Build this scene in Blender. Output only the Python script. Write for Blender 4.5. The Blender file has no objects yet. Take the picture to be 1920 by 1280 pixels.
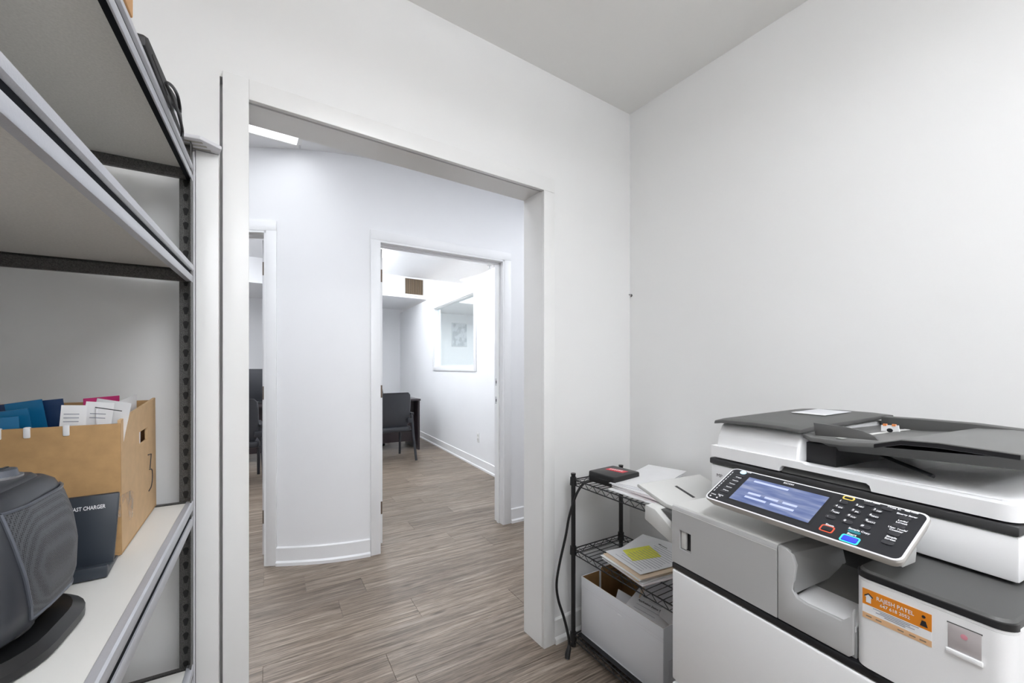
import bpy, bmesh, math, random
from mathutils import Vector, Matrix
random.seed(7)
S = bpy.context.scene
COL = S.collection
R = math.radians

# ------------------------------------------------------------------ camera
FPX = 770.0
CAM_H = 1.288
cam_d = bpy.data.cameras.new('camera')
cam = bpy.data.objects.new('camera', cam_d)
COL.objects.link(cam)
cam_d.sensor_width = 36.0
cam_d.lens = 36.0 * FPX / 1920.0
cam_d.shift_y = (689 - 640) / 1920.0
cam_d.clip_start = 0.02
cam.location = (0, 0, CAM_H)
cam.rotation_euler = (R(90), 0, R(-33.92))
S.camera = cam
# ------------------------------------------------------------------ world, exposure
w = bpy.data.worlds.new('world'); S.world = w
w.use_nodes = True
w.node_tree.nodes['Background'].inputs[0].default_value = (0.75, 0.8, 0.9, 1)
w.node_tree.nodes['Background'].inputs[1].default_value = 0.05
S.view_settings.view_transform = 'Standard'
S.view_settings.look = 'None'
S.view_settings.gamma = 1.0
S.view_settings.use_curve_mapping = False
S.view_settings.exposure = 0.72
# strengths of the seen and added ceiling lamps' diffusers (built with their fixtures below)
L_MAIN, L_HALL, L_HALL2, L_OFF = 9.2, 2.1, 5.8, 11.8

# ------------------------------------------------------------------ materials
MATS = {}
def mat(name, col=(0.8, 0.8, 0.8), rough=0.5, metal=0.0, bump=0.0, bscale=200.0, var=0.0, vscale=6.0,
        emit=None, estr=0.0, spec=0.5):
    if name in MATS: return MATS[name]
    m = bpy.data.materials.new(name); m.use_nodes = True
    nt = m.node_tree; b = nt.nodes['Principled BSDF']
    b.inputs['Base Color'].default_value = (*col, 1)
    b.inputs['Roughness'].default_value = rough
    b.inputs['Metallic'].default_value = metal
    b.inputs['Specular IOR Level'].default_value = spec
    tc = nt.nodes.new('ShaderNodeTexCoord')
    if var > 0:
        n = nt.nodes.new('ShaderNodeTexNoise'); n.inputs['Scale'].default_value = vscale
        n.inputs['Detail'].default_value = 4
        r = nt.nodes.new('ShaderNodeValToRGB')
        r.color_ramp.elements[0].position = 0.3; r.color_ramp.elements[1].position = 0.7
        r.color_ramp.elements[0].color = (*[c * (1 - var) for c in col], 1)
        r.color_ramp.elements[1].color = (*[min(1, c * (1 + var)) for c in col], 1)
        nt.links.new(tc.outputs['Object'], n.inputs['Vector'])
        nt.links.new(n.outputs['Fac'], r.inputs['Fac'])
        nt.links.new(r.outputs['Color'], b.inputs['Base Color'])
    if bump > 0:
        n2 = nt.nodes.new('ShaderNodeTexNoise'); n2.inputs['Scale'].default_value = bscale
        n2.inputs['Detail'].default_value = 3
        bp = nt.nodes.new('ShaderNodeBump'); bp.inputs['Strength'].default_value = bump
        bp.inputs['Distance'].default_value = 0.002
        nt.links.new(tc.outputs['Object'], n2.inputs['Vector'])
        nt.links.new(n2.outputs['Fac'], bp.inputs['Height'])
        nt.links.new(bp.outputs['Normal'], b.inputs['Normal'])
    if emit:
        b.inputs['Emission Color'].default_value = (*emit, 1)
        b.inputs['Emission Strength'].default_value = estr
    MATS[name] = m
    return m

M_wall = mat('wall paint', (0.845, 0.845, 0.838), 0.6, bump=0.04, bscale=350, var=0.012, vscale=1.5)
M_hall = mat('hall paint', (0.875, 0.88, 0.895), 0.5, bump=0.04, bscale=350, var=0.012, vscale=1.5)
M_ceil = mat('ceiling paint', (0.88, 0.875, 0.855), 0.8, bump=0.05, bscale=300)
M_trim = mat('white trim enamel', (0.86, 0.86, 0.85), 0.32, var=0.015, vscale=3)
M_trimcool = mat('white trim enamel cool', (0.87, 0.875, 0.885), 0.32, var=0.015, vscale=3)
M_fill = mat('flooring underlay', (0.06, 0.05, 0.045), 0.8)
M_black = mat('black plastic', (0.012, 0.012, 0.013), 0.35)
M_blackmat = mat('matte black', (0.015, 0.015, 0.016), 0.6)
M_hammer = mat('hammered dark steel', (0.085, 0.083, 0.08), 0.36, 0.4, bump=0.8, bscale=420, var=0.5, vscale=420)
M_slot = mat('slot black', (0.008, 0.008, 0.008), 0.7)
M_rail = mat('grey shelf rail enamel', (0.52, 0.53, 0.57), 0.33, 0.3, bump=0.15, bscale=300)
M_railshade = mat('rail groove shade', (0.008, 0.009, 0.012), 0.8, spec=0.1)  # near-black tone painted in for shade in and under the rail
M_lam = mat('white laminate board', (0.76, 0.75, 0.72), 0.4)
M_under = mat('grey particle board', (0.72, 0.705, 0.67), 0.7, bump=0.2, bscale=500, var=0.06, vscale=250)
M_card = mat('brown cardboard', (0.47, 0.285, 0.125), 0.75, bump=0.1, bscale=150, var=0.10, vscale=40)
M_cardL = mat('light brown cardboard', (0.62, 0.42, 0.235), 0.72, bump=0.1, bscale=150, var=0.05, vscale=40)
M_cardD = mat('dark inner cardboard', (0.30, 0.17, 0.065), 0.8, var=0.10, vscale=30)
M_orange = mat('orange cardboard', (0.75, 0.42, 0.18), 0.7)
M_paper = mat('white paper', (0.85, 0.85, 0.86), 0.6, var=0.02, vscale=12)
M_paperP = mat('pinkish paper', (0.83, 0.76, 0.77), 0.6)
M_manila = mat('manila folder', (0.78, 0.62, 0.46), 0.6)
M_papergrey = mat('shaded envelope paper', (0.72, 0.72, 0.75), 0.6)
M_ink = mat('black ink', (0.02, 0.02, 0.025), 0.6)
M_inkg = mat('grey ink', (0.30, 0.31, 0.36), 0.6)
M_yel = mat('yellow highlighter', (0.78, 0.78, 0.08), 0.6, var=0.10, vscale=60)
M_wbox = mat('white coated cardboard', (0.80, 0.81, 0.84), 0.45, bump=0.05, bscale=60)
M_blue = mat('blue plastic folder', (0.005, 0.16, 0.36), 0.35)
M_blueD = mat('navy folder', (0.01, 0.04, 0.12), 0.35)
M_mag = mat('magenta paper', (0.55, 0.03, 0.17), 0.5)
M_tape = mat('clear tape', (0.62, 0.46, 0.30), 0.12)
M_red = mat('red label', (0.80, 0.06, 0.09), 0.5)
M_cw = mat('copier white plastic', (0.92, 0.92, 0.925), 0.38, bump=0.08, bscale=700)
M_cg = mat('copier grey plastic', (0.52, 0.52, 0.52), 0.45, bump=0.12, bscale=800)
M_cgl = mat('copier light grey plastic', (0.68, 0.68, 0.66), 0.45, bump=0.1, bscale=800)
M_cd = mat('copier charcoal plastic', (0.085, 0.085, 0.083), 0.45, bump=0.12, bscale=800)
M_ck = mat('copier black plastic', (0.014, 0.014, 0.016), 0.35)
M_panel = mat('panel black', (0.016, 0.017, 0.021), 0.4)
M_prim = mat('panel silver rim', (0.82, 0.82, 0.84), 0.3)
M_btn = mat('button charcoal', (0.035, 0.035, 0.04), 0.4)
M_wink = mat('white print', (0.85, 0.86, 0.88), 0.5)
M_cyan = mat('lit cyan ring', (0.05, 0.55, 0.62), 0.4, emit=(0.05, 0.6, 0.7), estr=0.5)
M_bluelit = mat('lit blue key', (0.02, 0.03, 0.5), 0.4, emit=(0.03, 0.05, 0.9), estr=0.7)
M_redring = mat('red ring', (0.75, 0.12, 0.06), 0.4)
M_yelring = mat('yellow ring', (0.85, 0.62, 0.12), 0.4)
M_lightkey = mat('pale blue key', (0.55, 0.75, 0.85), 0.4, emit=(0.5, 0.8, 0.95), estr=0.35)
M_stk = mat('orange sticker', (0.80, 0.26, 0.015), 0.5)
M_stkp = mat('pale orange sticker', (0.80, 0.50, 0.28), 0.5)
M_orangeclip = mat('orange clip', (0.85, 0.30, 0.10), 0.5)
M_silver = mat('steel', (0.55, 0.55, 0.56), 0.3, 0.9)
M_bronze = mat('bronze hinge', (0.20, 0.15, 0.115), 0.4, 0.7)
M_chair = mat('charcoal chair plastic', (0.030, 0.032, 0.038), 0.4)
M_chairf = mat('black chair metal', (0.04, 0.042, 0.05), 0.35, 0.3)
M_desk = mat('espresso desk laminate', (0.028, 0.020, 0.024), 0.3)
M_heat = mat('charcoal heater plastic', (0.036, 0.039, 0.047), 0.38)
M_heat2 = mat('slate heater trim', (0.12, 0.13, 0.155), 0.3, 0.3)
M_slate = mat('slate charger plastic', (0.028, 0.036, 0.048), 0.4)
M_vent = mat('brown vent slat', (0.30, 0.22, 0.15), 0.5)
M_ventd = mat('vent dark', (0.05, 0.04, 0.03), 0.7)

def emat(name, col, st):
    m = bpy.data.materials.new(name); m.use_nodes = True
    nt = m.node_tree; nt.nodes.remove(nt.nodes['Principled BSDF'])
    e = nt.nodes.new('ShaderNodeEmission'); e.inputs[0].default_value = (*col, 1); e.inputs[1].default_value = st
    nt.links.new(e.outputs[0], nt.nodes['Material Output'].inputs[0])
    return m
E_main = emat('main lamp diffuser', (0.97, 0.995, 1.04), L_MAIN)
E_hall = emat('hall lamp diffuser', (0.92, 0.95, 1.0), L_HALL)
E_hall2 = emat('added hall fill diffuser', (0.92, 0.95, 1.0), L_HALL2)  # diffuser of the added corridor panels
E_off3 = emat('third office fill diffuser', (0.93, 0.97, 1.0), L_OFF * 2.6)  # diffuser of the added lamps behind the interior window
E_off = emat('office lamp diffuser', (0.93, 0.96, 1.0), L_OFF)

def glass_mat():
    m = bpy.data.materials.new('window glass'); m.use_nodes = True
    nt = m.node_tree; nt.nodes.remove(nt.nodes['Principled BSDF'])
    t = nt.nodes.new('ShaderNodeBsdfTransparent'); t.inputs[0].default_value = (0.90, 0.94, 0.95, 1)
    g = nt.nodes.new('ShaderNodeBsdfGlossy'); g.inputs['Roughness'].default_value = 0.03
    mx = nt.nodes.new('ShaderNodeMixShader')
    mx.inputs[0].default_value = 0.07
    nt.links.new(t.outputs[0], mx.inputs[1]); nt.links.new(g.outputs[0], mx.inputs[2])
    nt.links.new(mx.outputs[0], nt.nodes['Material Output'].inputs[0])
    return m
M_glass = glass_mat()

def plank_mat():
    m = bpy.data.materials.new('weathered oak vinyl plank'); m.use_nodes = True
    nt = m.node_tree; N = nt.nodes; L = nt.links; b = N['Principled BSDF']
    tc = N.new('ShaderNodeTexCoord'); oi = N.new('ShaderNodeObjectInfo')
    mul = N.new('ShaderNodeVectorMath'); mul.operation = 'SCALE'; mul.inputs[0].default_value = (37.0, 91.0, 13.0)
    L.new(oi.outputs['Random'], mul.inputs['Scale'])
    add = N.new('ShaderNodeVectorMath'); add.operation = 'ADD'
    L.new(tc.outputs['Object'], add.inputs[0]); L.new(mul.outputs[0], add.inputs[1])
    def noise(sx, sy, sc, det, rough=0.6, dist=0.0):
        mp = N.new('ShaderNodeMapping'); mp.inputs['Scale'].default_value = (sx, sy, 1)
        n = N.new('ShaderNodeTexNoise'); n.inputs['Scale'].default_value = sc
        n.inputs['Detail'].default_value = det; n.inputs['Roughness'].default_value = rough
        n.inputs['Distortion'].default_value = dist
        L.new(add.outputs[0], mp.inputs[0]); L.new(mp.outputs[0], n.inputs['Vector'])
        return n
    n1 = noise(0.8, 15.0, 2.3, 9, 0.70, 0.6)
    n2 = noise(2.2, 62.0, 3.0, 7, 0.72, 0.3)
    n3 = noise(0.7, 3.0, 1.6, 3, 0.5)
    r1 = N.new('ShaderNodeValToRGB')
    es = r1.color_ramp.elements
    es[0].position = 0.30; es[0].color = (0.105, 0.080, 0.062, 1)
    es[1].position = 0.70; es[1].color = (0.440, 0.375, 0.310, 1)
    e = es.new(0.45); e.color = (0.215, 0.172, 0.135, 1)
    e = es.new(0.58); e.color = (0.310, 0.256, 0.206, 1)
    L.new(n1.outputs['Fac'], r1.inputs['Fac'])
    r2 = N.new('ShaderNodeValToRGB')
    r2.color_ramp.elements[0].position = 0.38; r2.color_ramp.elements[0].color = (0.50, 0.47, 0.45, 1)
    r2.color_ramp.elements[1].position = 0.58; r2.color_ramp.elements[1].color = (1.18, 1.17, 1.16, 1)
    L.new(n2.outputs['Fac'], r2.inputs['Fac'])
    mx = N.new('ShaderNodeMix'); mx.data_type = 'RGBA'; mx.blend_type = 'MULTIPLY'; mx.inputs['Factor'].default_value = 0.95
    L.new(r1.outputs['Color'], mx.inputs[6]); L.new(r2.outputs['Color'], mx.inputs[7])
    r3 = N.new('ShaderNodeValToRGB')
    r3.color_ramp.elements[0].position = 0.3; r3.color_ramp.elements[0].color = (0.94, 0.92, 0.90, 1)
    r3.color_ramp.elements[1].position = 0.7; r3.color_ramp.elements[1].color = (1.05, 1.06, 1.08, 1)
    L.new(n3.outputs['Fac'], r3.inputs['Fac'])
    mx2 = N.new('ShaderNodeMix'); mx2.data_type = 'RGBA'; mx2.blend_type = 'MULTIPLY'; mx2.inputs['Factor'].default_value = 1.0
    L.new(mx.outputs[2], mx2.inputs[6]); L.new(r3.outputs['Color'], mx2.inputs[7])
    # knots
    mpk = N.new('ShaderNodeMapping'); mpk.inputs['Scale'].default_value = (2.2, 7.0, 1)
    vk = N.new('ShaderNodeTexVoronoi'); vk.inputs['Scale'].default_value = 1.3
    L.new(add.outputs[0], mpk.inputs[0]); L.new(mpk.outputs[0], vk.inputs['Vector'])
    rk = N.new('ShaderNodeValToRGB')
    rk.color_ramp.elements[0].position = 0.03; rk.color_ramp.elements[0].color = (0.35, 0.30, 0.27, 1)
    rk.color_ramp.elements[1].position = 0.16; rk.color_ramp.elements[1].color = (1, 1, 1, 1)
    L.new(vk.outputs['Distance'], rk.inputs['Fac'])
    mx3 = N.new('ShaderNodeMix'); mx3.data_type = 'RGBA'; mx3.blend_type = 'MULTIPLY'; mx3.inputs['Factor'].default_value = 0.8
    L.new(mx2.outputs[2], mx3.inputs[6]); L.new(rk.outputs['Color'], mx3.inputs[7])
    mr = N.new('ShaderNodeMapRange'); mr.inputs['To Min'].default_value = 0.86; mr.inputs['To Max'].default_value = 1.10
    L.new(oi.outputs['Random'], mr.inputs['Value'])
    vs = N.new('ShaderNodeVectorMath'); vs.operation = 'SCALE'
    L.new(mx3.outputs[2], vs.inputs[0]); L.new(mr.outputs['Result'], vs.inputs['Scale'])
    L.new(vs.outputs[0], b.inputs['Base Color'])
    b.inputs['Roughness'].default_value = 0.42
    bp = N.new('ShaderNodeBump'); bp.inputs['Strength'].default_value = 0.25; bp.inputs['Distance'].default_value = 0.002
    L.new(n2.outputs['Fac'], bp.inputs['Height']); L.new(bp.outputs['Normal'], b.inputs['Normal'])
    return m
M_plank = plank_mat()

def screen_mat():
    m = bpy.data.materials.new('copier touch screen'); m.use_nodes = True
    nt = m.node_tree; N = nt.nodes; L = nt.links; b = N['Principled BSDF']
    tc = N.new('ShaderNodeTexCoord')
    mp = N.new('ShaderNodeMapping'); mp.inputs['Scale'].default_value = (12, 75, 1)
    n = N.new('ShaderNodeTexNoise'); n.inputs['Scale'].default_value = 1.0; n.inputs['Detail'].default_value = 2
    r = N.new('ShaderNodeValToRGB'); es = r.color_ramp.elements
    es[0].position = 0.28; es[0].color = (0.05, 0.085, 0.26, 1)
    es[1].position = 0.78; es[1].color = (0.40, 0.43, 0.55, 1)
    e = es.new(0.50); e.color = (0.16, 0.20, 0.38, 1)
    L.new(tc.outputs['Object'], mp.inputs[0]); L.new(mp.outputs[0], n.inputs['Vector']); L.new(n.outputs['Fac'], r.inputs['Fac'])
    b.inputs['Base Color'].default_value = (0.04, 0.05, 0.08, 1); b.inputs['Roughness'].default_value = 0.15
    L.new(r.outputs['Color'], b.inputs['Emission Color']); b.inputs['Emission Strength'].default_value = 0.6
    return m
M_screen = screen_mat()

def grille_mat():
    m = bpy.data.materials.new('heater mesh grille'); m.use_nodes = True
    nt = m.node_tree; N = nt.nodes; L = nt.links; b = N['Principled BSDF']
    tc = N.new('ShaderNodeTexCoord')
    v = N.new('ShaderNodeTexVoronoi'); v.inputs['Scale'].default_value = 420; v.inputs['Randomness'].default_value = 0.15
    r = N.new('ShaderNodeValToRGB')
    r.color_ramp.elements[0].position = 0.30; r.color_ramp.elements[0].color = (0.012, 0.013, 0.015, 1)
    r.color_ramp.elements[1].position = 0.48; r.color_ramp.elements[1].color = (0.085, 0.09, 0.10, 1)
    L.new(tc.outputs['Object'], v.inputs['Vector']); L.new(v.outputs['Distance'], r.inputs['Fac'])
    L.new(r.outputs['Color'], b.inputs['Base Color']); b.inputs['Roughness'].default_value = 0.45
    return m
M_grille = grille_mat()

def art_mat():
    m = bpy.data.materials.new('abstract grey print'); m.use_nodes = True
    nt = m.node_tree; N = nt.nodes; L = nt.links; b = N['Principled BSDF']
    tc = N.new('ShaderNodeTexCoord'); n = N.new('ShaderNodeTexNoise'); n.inputs['Scale'].default_value = 9
    r = N.new('ShaderNodeValToRGB')
    r.color_ramp.elements[0].position = 0.42; r.color_ramp.elements[0].color = (0.50, 0.52, 0.55, 1)
    r.color_ramp.elements[1].position = 0.56; r.color_ramp.elements[1].color = (0.70, 0.72, 0.74, 1)
    L.new(tc.outputs['Object'], n.inputs['Vector']); L.new(n.outputs['Fac'], r.inputs['Fac']); L.new(r.outputs['Color'], b.inputs['Base Color'])
    return m
M_art = art_mat()

def tape_mat():
    m = bpy.data.materials.new('clear packing tape'); m.use_nodes = True
    nt = m.node_tree; nt.nodes.remove(nt.nodes['Principled BSDF'])
    t = nt.nodes.new('ShaderNodeBsdfTransparent'); t.inputs[0].default_value = (1, .97, .93, 1)
    g = nt.nodes.new('ShaderNodeBsdfPrincipled'); g.inputs['Base Color'].default_value = (.85, .75, .63, 1); g.inputs['Roughness'].default_value = .12
    n = nt.nodes.new('ShaderNodeTexNoise'); n.inputs['Scale'].default_value = 60
    tc = nt.nodes.new('ShaderNodeTexCoord'); nt.links.new(tc.outputs['Object'], n.inputs['Vector'])
    r = nt.nodes.new('ShaderNodeValToRGB'); r.color_ramp.elements[0].position = .5; r.color_ramp.elements[1].position = .7
    r.color_ramp.elements[0].color = (.18, .18, .18, 1); r.color_ramp.elements[1].color = (.6, .6, .6, 1)
    nt.links.new(n.outputs['Fac'], r.inputs['Fac'])
    mx = nt.nodes.new('ShaderNodeMixShader')
    nt.links.new(r.outputs['Color'], mx.inputs[0]); nt.links.new(t.outputs[0], mx.inputs[1]); nt.links.new(g.outputs[0], mx.inputs[2])
    nt.links.new(mx.outputs[0], nt.nodes['Material Output'].inputs[0])
    return m
M_tape = tape_mat()

# ------------------------------------------------------------------ mesh helpers
def rrect(x0, x1, y0, y1, r, n=4):
    r = min(r, (x1 - x0) / 2 - 1e-5, (y1 - y0) / 2 - 1e-5)
    out = []
    for cx, cy, a0 in ((x1 - r, y1 - r, 0), (x0 + r, y1 - r, 90), (x0 + r, y0 + r, 180), (x1 - r, y0 + r, 270)):
        for i in range(n + 1):
            a = R(a0 + 90 * i / n)
            out.append((cx + r * math.cos(a), cy + r * math.sin(a)))
    return out

def ell(cx, cy, rx, ry, n=24):
    return [(cx + rx * math.cos(2 * math.pi * i / n), cy + ry * math.sin(2 * math.pi * i / n)) for i in range(n)]

class MB:
    def __init__(s): s.bm = bmesh.new()
    def quadface(s, pts):
        return s.bm.faces.new([s.bm.verts.new(p) for p in pts])
    def box(s, x0, x1, y0, y1, z0, z1):
        if x1 < x0: x0, x1 = x1, x0
        if y1 < y0: y0, y1 = y1, y0
        if z1 < z0: z0, z1 = z1, z0
        return s.prism([(x0, y0), (x1, y0), (x1, y1), (x0, y1)], 'z', z0, z1)
    def prism(s, poly, ax, a0, a1):
        """poly 2D extruded along an axis: z->(x,y), y->(x,z), x->(y,z)"""
        def P(u, v, a):
            return (u, v, a) if ax == 'z' else (u, a, v) if ax == 'y' else (a, u, v)
        n = len(poly)
        A = [s.bm.verts.new(P(u, v, a0)) for u, v in poly]
        B_ = [s.bm.verts.new(P(u, v, a1)) for u, v in poly]
        s.bm.faces.new(A[::-1]); s.bm.faces.new(B_)
        for i in range(n):
            j = (i + 1) % n
            s.bm.faces.new((A[i], A[j], B_[j], B_[i]))
        return s
    def loft(s, rings, cap=True, closed=True):
        V = [[s.bm.verts.new(p) for p in r] for r in rings]
        n = len(V[0])
        for a, b in zip(V[:-1], V[1:]):
            for i in range(n if closed else n - 1):
                j = (i + 1) % n
                s.bm.faces.new((a[i], a[j], b[j], b[i]))
        if cap and closed:
            s.bm.faces.new(V[0][::-1]); s.bm.faces.new(V[-1])
        return s
    def tube(s, pts, r, n=8, caps=True, smooth=0):
        P = [Vector(p) for p in pts]
        if smooth:
            Q = []
            for i in range(len(P) - 1):
                p0 = P[max(i - 1, 0)]; p1 = P[i]; p2 = P[i + 1]; p3 = P[min(i + 2, len(P) - 1)]
                for k in range(smooth):
                    t = k / smooth
                    Q.append(0.5 * ((2 * p1) + (-p0 + p2) * t + (2 * p0 - 5 * p1 + 4 * p2 - p3) * t * t + (-p0 + 3 * p1 - 3 * p2 + p3) * t ** 3))
            Q.append(P[-1]); P = Q
        rs = r if isinstance(r, (list, tuple)) else [r] * len(P)
        rings = []; ref = None
        for i, p in enumerate(P):
            d = (P[min(i + 1, len(P) - 1)] - P[max(i - 1, 0)]).normalized()
            if ref is None:
                ref = Vector((0, 0, 1)) if abs(d.z) < 0.9 else Vector((1, 0, 0))
            u = (ref - d * ref.dot(d)).normalized(); v = d.cross(u); ref = u
            rings.append([tuple(p + (u * math.cos(2 * math.pi * k / n) + v * math.sin(2 * math.pi * k / n)) * rs[i]) for k in range(n)])
        return s.loft(rings, cap=caps)
    def cyl(s, c, r, z0, z1, n=20, r2=None):
        r2 = r if r2 is None else r2
        return s.loft([[(c[0] + r * math.cos(2 * math.pi * k / n), c[1] + r * math.sin(2 * math.pi * k / n), z0) for k in range(n)],
                       [(c[0] + r2 * math.cos(2 * math.pi * k / n), c[1] + r2 * math.sin(2 * math.pi * k / n), z1) for k in range(n)]])
    def build(s, name, m, parent=None, bevel=0.0, seg=2, smooth=35):
        bm = s.bm
        bmesh.ops.recalc_face_normals(bm, faces=bm.faces[:])
        if bevel > 0:
            es = [e for e in bm.edges if len(e.link_faces) == 2 and e.calc_face_angle(0) > R(30)]
            bmesh.ops.bevel(bm, geom=es, offset=bevel, segments=seg, affect='EDGES', profile=0.5, clamp_overlap=True)
        me = bpy.data.meshes.new(name); bm.to_mesh(me); bm.free()
        me.materials.append(m)
        if smooth:
            for p in me.polygons: p.use_smooth = True
            me.set_sharp_from_angle(angle=R(smooth))
        o = bpy.data.objects.new(name, me); COL.objects.link(o)
        if parent: o.parent = parent
        return o

def tag(o, label=None, cat=None, group=None, kind=None):
    if label: o['label'] = label
    if cat: o['category'] = cat
    if group: o['group'] = group
    if kind: o['kind'] = kind
    return o
def empty(name, loc=(0, 0, 0), rz=0.0, **kw):
    o = bpy.data.objects.new(name, None); COL.objects.link(o)
    o.location = loc; o.rotation_euler = (0, 0, rz); o.empty_display_size = 0.05
    return tag(o, **kw)
def cp(o, parent, loc=None):
    c = o.copy(); COL.objects.link(c); c.parent = parent
    if loc is not None: c.location = loc
    return c
def text_mesh(body, size, m, name, parent, mtx, extrude=0.0, align='LEFT', bold=0.0, width=None):
    cu = bpy.data.curves.new(name, 'FONT'); cu.body = body; cu.size = size; cu.extrude = extrude
    cu.align_x = align; cu.align_y = 'CENTER'; cu.resolution_u = 2; cu.offset = bold
    t = bpy.data.objects.new(name + '_tmp', cu); COL.objects.link(t)
    dg = bpy.context.evaluated_depsgraph_get()
    me = bpy.data.meshes.new_from_object(t.evaluated_get(dg))
    bpy.data.objects.remove(t); bpy.data.curves.remove(cu)
    if width and len(me.vertices):
        xs = [v.co.x for v in me.vertices]; k = width / (max(xs) - min(xs))
        for v in me.vertices: v.co.x *= k
    me.transform(mtx); me.name = name
    me.materials.clear(); me.materials.append(m)
    o = bpy.data.objects.new(name, me); COL.objects.link(o)
    if parent: o.parent = parent
    return o
def frame(origin, ux, uy):
    ux = Vector(ux).normalized(); uy = Vector(uy).normalized(); uz = ux.cross(uy)
    return Matrix(((ux.x, uy.x, uz.x, origin[0]), (ux.y, uy.y, uz.y, origin[1]), (ux.z, uy.z, uz.z, origin[2]), (0, 0, 0, 1)))

# plan helper: board along p->q, offset t to its left (+) or right (-)
def seg_poly(p, q, t, t0=0.0):
    p = Vector((p[0], p[1])); q = Vector((q[0], q[1])); d = (q - p).normalized(); n = Vector((-d.y, d.x))
    a, b, c, e = p + n * t0, q + n * t0, q + n * t, p + n * t
    return [tuple(a), tuple(b), tuple(c), tuple(e)]

# ================================================================== ROOM SHELL
YW = 1.490; YWB = 1.625; XR = 1.772; XL = -0.66; YB = -2.7; ZC = 2.659
OX0, OX1, OZ = 0.033, 1.170, 2.100     # clear opening of the doorway
b = MB()
b.box(XL - .12, -0.0395, YW, YWB, 0, ZC)
b.box(-0.0395, OX0 - .018, YW + .04, YWB, 0, OZ + .05)
b.box(-0.0395, XR + .12, YW, YWB, OZ + .05, ZC)
b.box(OX1 + .018, XR + .12, YW, YWB, 0, OZ + .05)
wall_front = tag(b.build('wall_front', M_wall, smooth=0), 'off-white painted wall with the wide cased doorway', kind='structure')
b = MB(); b.box(XR, XR + .12, YB - .12, YW, 0, ZC)
wall_right = tag(b.build('wall_right', M_wall, smooth=0), 'off-white painted wall behind the copier', kind='structure')
b = MB(); b.box(XL - .12, XL, YB - .12, YW, 0, ZC)
tag(b.build('wall_left', M_wall, smooth=0), 'off-white wall behind the steel shelving', kind='structure')
b = MB(); b.box(XL, XR, YB - .12, YB, 0, ZC)
tag(b.build('wall_back', M_wall, smooth=0), 'off-white wall behind the viewpoint', kind='structure')
b = MB(); b.box(XL - .12, XR + .12, YB - .12, YWB, ZC, ZC + .06)
tag(b.build('ceiling', M_ceil, smooth=0), 'plain grey-white ceiling of the copier room', kind='structure')

# doorway trim
d1 = empty('door_1', (0, 0, 0), label='wide white cased doorway opening into the corridor', kind='structure')
CY = YW - .014
b = MB(); b.box(-0.0325, OX0, CY, YW + .004, 0, OZ + .062); b.build('casing', M_trim, d1, .0015)
b = MB(); b.box(OX1, OX1 + .062, CY, YW + .004, 0, OZ); b.build('casing', M_trim, d1, .0015)
b = MB(); b.box(OX0, OX1 + .062, CY, YW + .004, OZ, OZ + .062); b.build('head_casing', M_trim, d1, .0015)
b = MB(); b.box(OX0 - .018, OX0, YW + .004, YWB + .01, 0, OZ + .004); b.build('jamb', M_trim, d1)
b = MB(); b.box(OX1, OX1 + .018, YW + .004, YWB + .01, 0, OZ + .004); b.build('jamb', M_trim, d1)
b = MB(); b.box(OX0 - .018, OX1 + .018, YW + .018, YWB + .01, OZ + .003, OZ + .024); b.build('head_jamb', M_trim, d1)
for x0, x1 in ((OX0 - .06, OX0 - .005), (OX1 + .005, OX1 + .062)):
    b = MB(); b.box(x0, x1, YWB, YWB + .014, 0, OZ + .062); b.build('rear_casing', M_trimcool, d1)

def baseboard(name, pts, hgt=.112, t=.012, m=M_trim, label='white baseboard with a shoe moulding', side=-1):
    """pts: plan polyline along the wall face, board sits on its right (side=-1)"""
    root = empty(name, label=label, kind='structure')
    P = [Vector(p) for p in pts]
    def strip(t0, t1, z0, z1, chamf):
        rings = []
        for i, p in enumerate(P):
            d = (P[min(i + 1, len(P) - 1)] - P[max(i - 1, 0)]).normalized(); n = Vector((-d.y, d.x)) * side
            a = p + n * t0; c = p + n * t1; e = p + n * max(t0, t1 - chamf)
            rings.append([(a.x, a.y, z0), (c.x, c.y, z0), (c.x, c.y, z1 - chamf), (e.x, e.y, z1), (a.x, a.y, z1)])
        return MB().loft(rings)
    strip(0.0, t, 0.0, hgt, .006).build('board', m, root)
    strip(t, t + .011, 0.0, .030, .010).build('shoe_moulding', m, root)
    return root
baseboard('baseboard_front', [(OX1 + .064, YW), (XR - .001, YW)], label='white baseboard under the wire rack by the doorway')
baseboard('baseboard_right', [(XR, YW - .024), (XR, YB)], label='white baseboard behind the copier')
baseboard('baseboard_left', [(-0.105, YW), (XL + .001, YW)], label='white baseboard behind the steel shelving', side=1)

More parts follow.
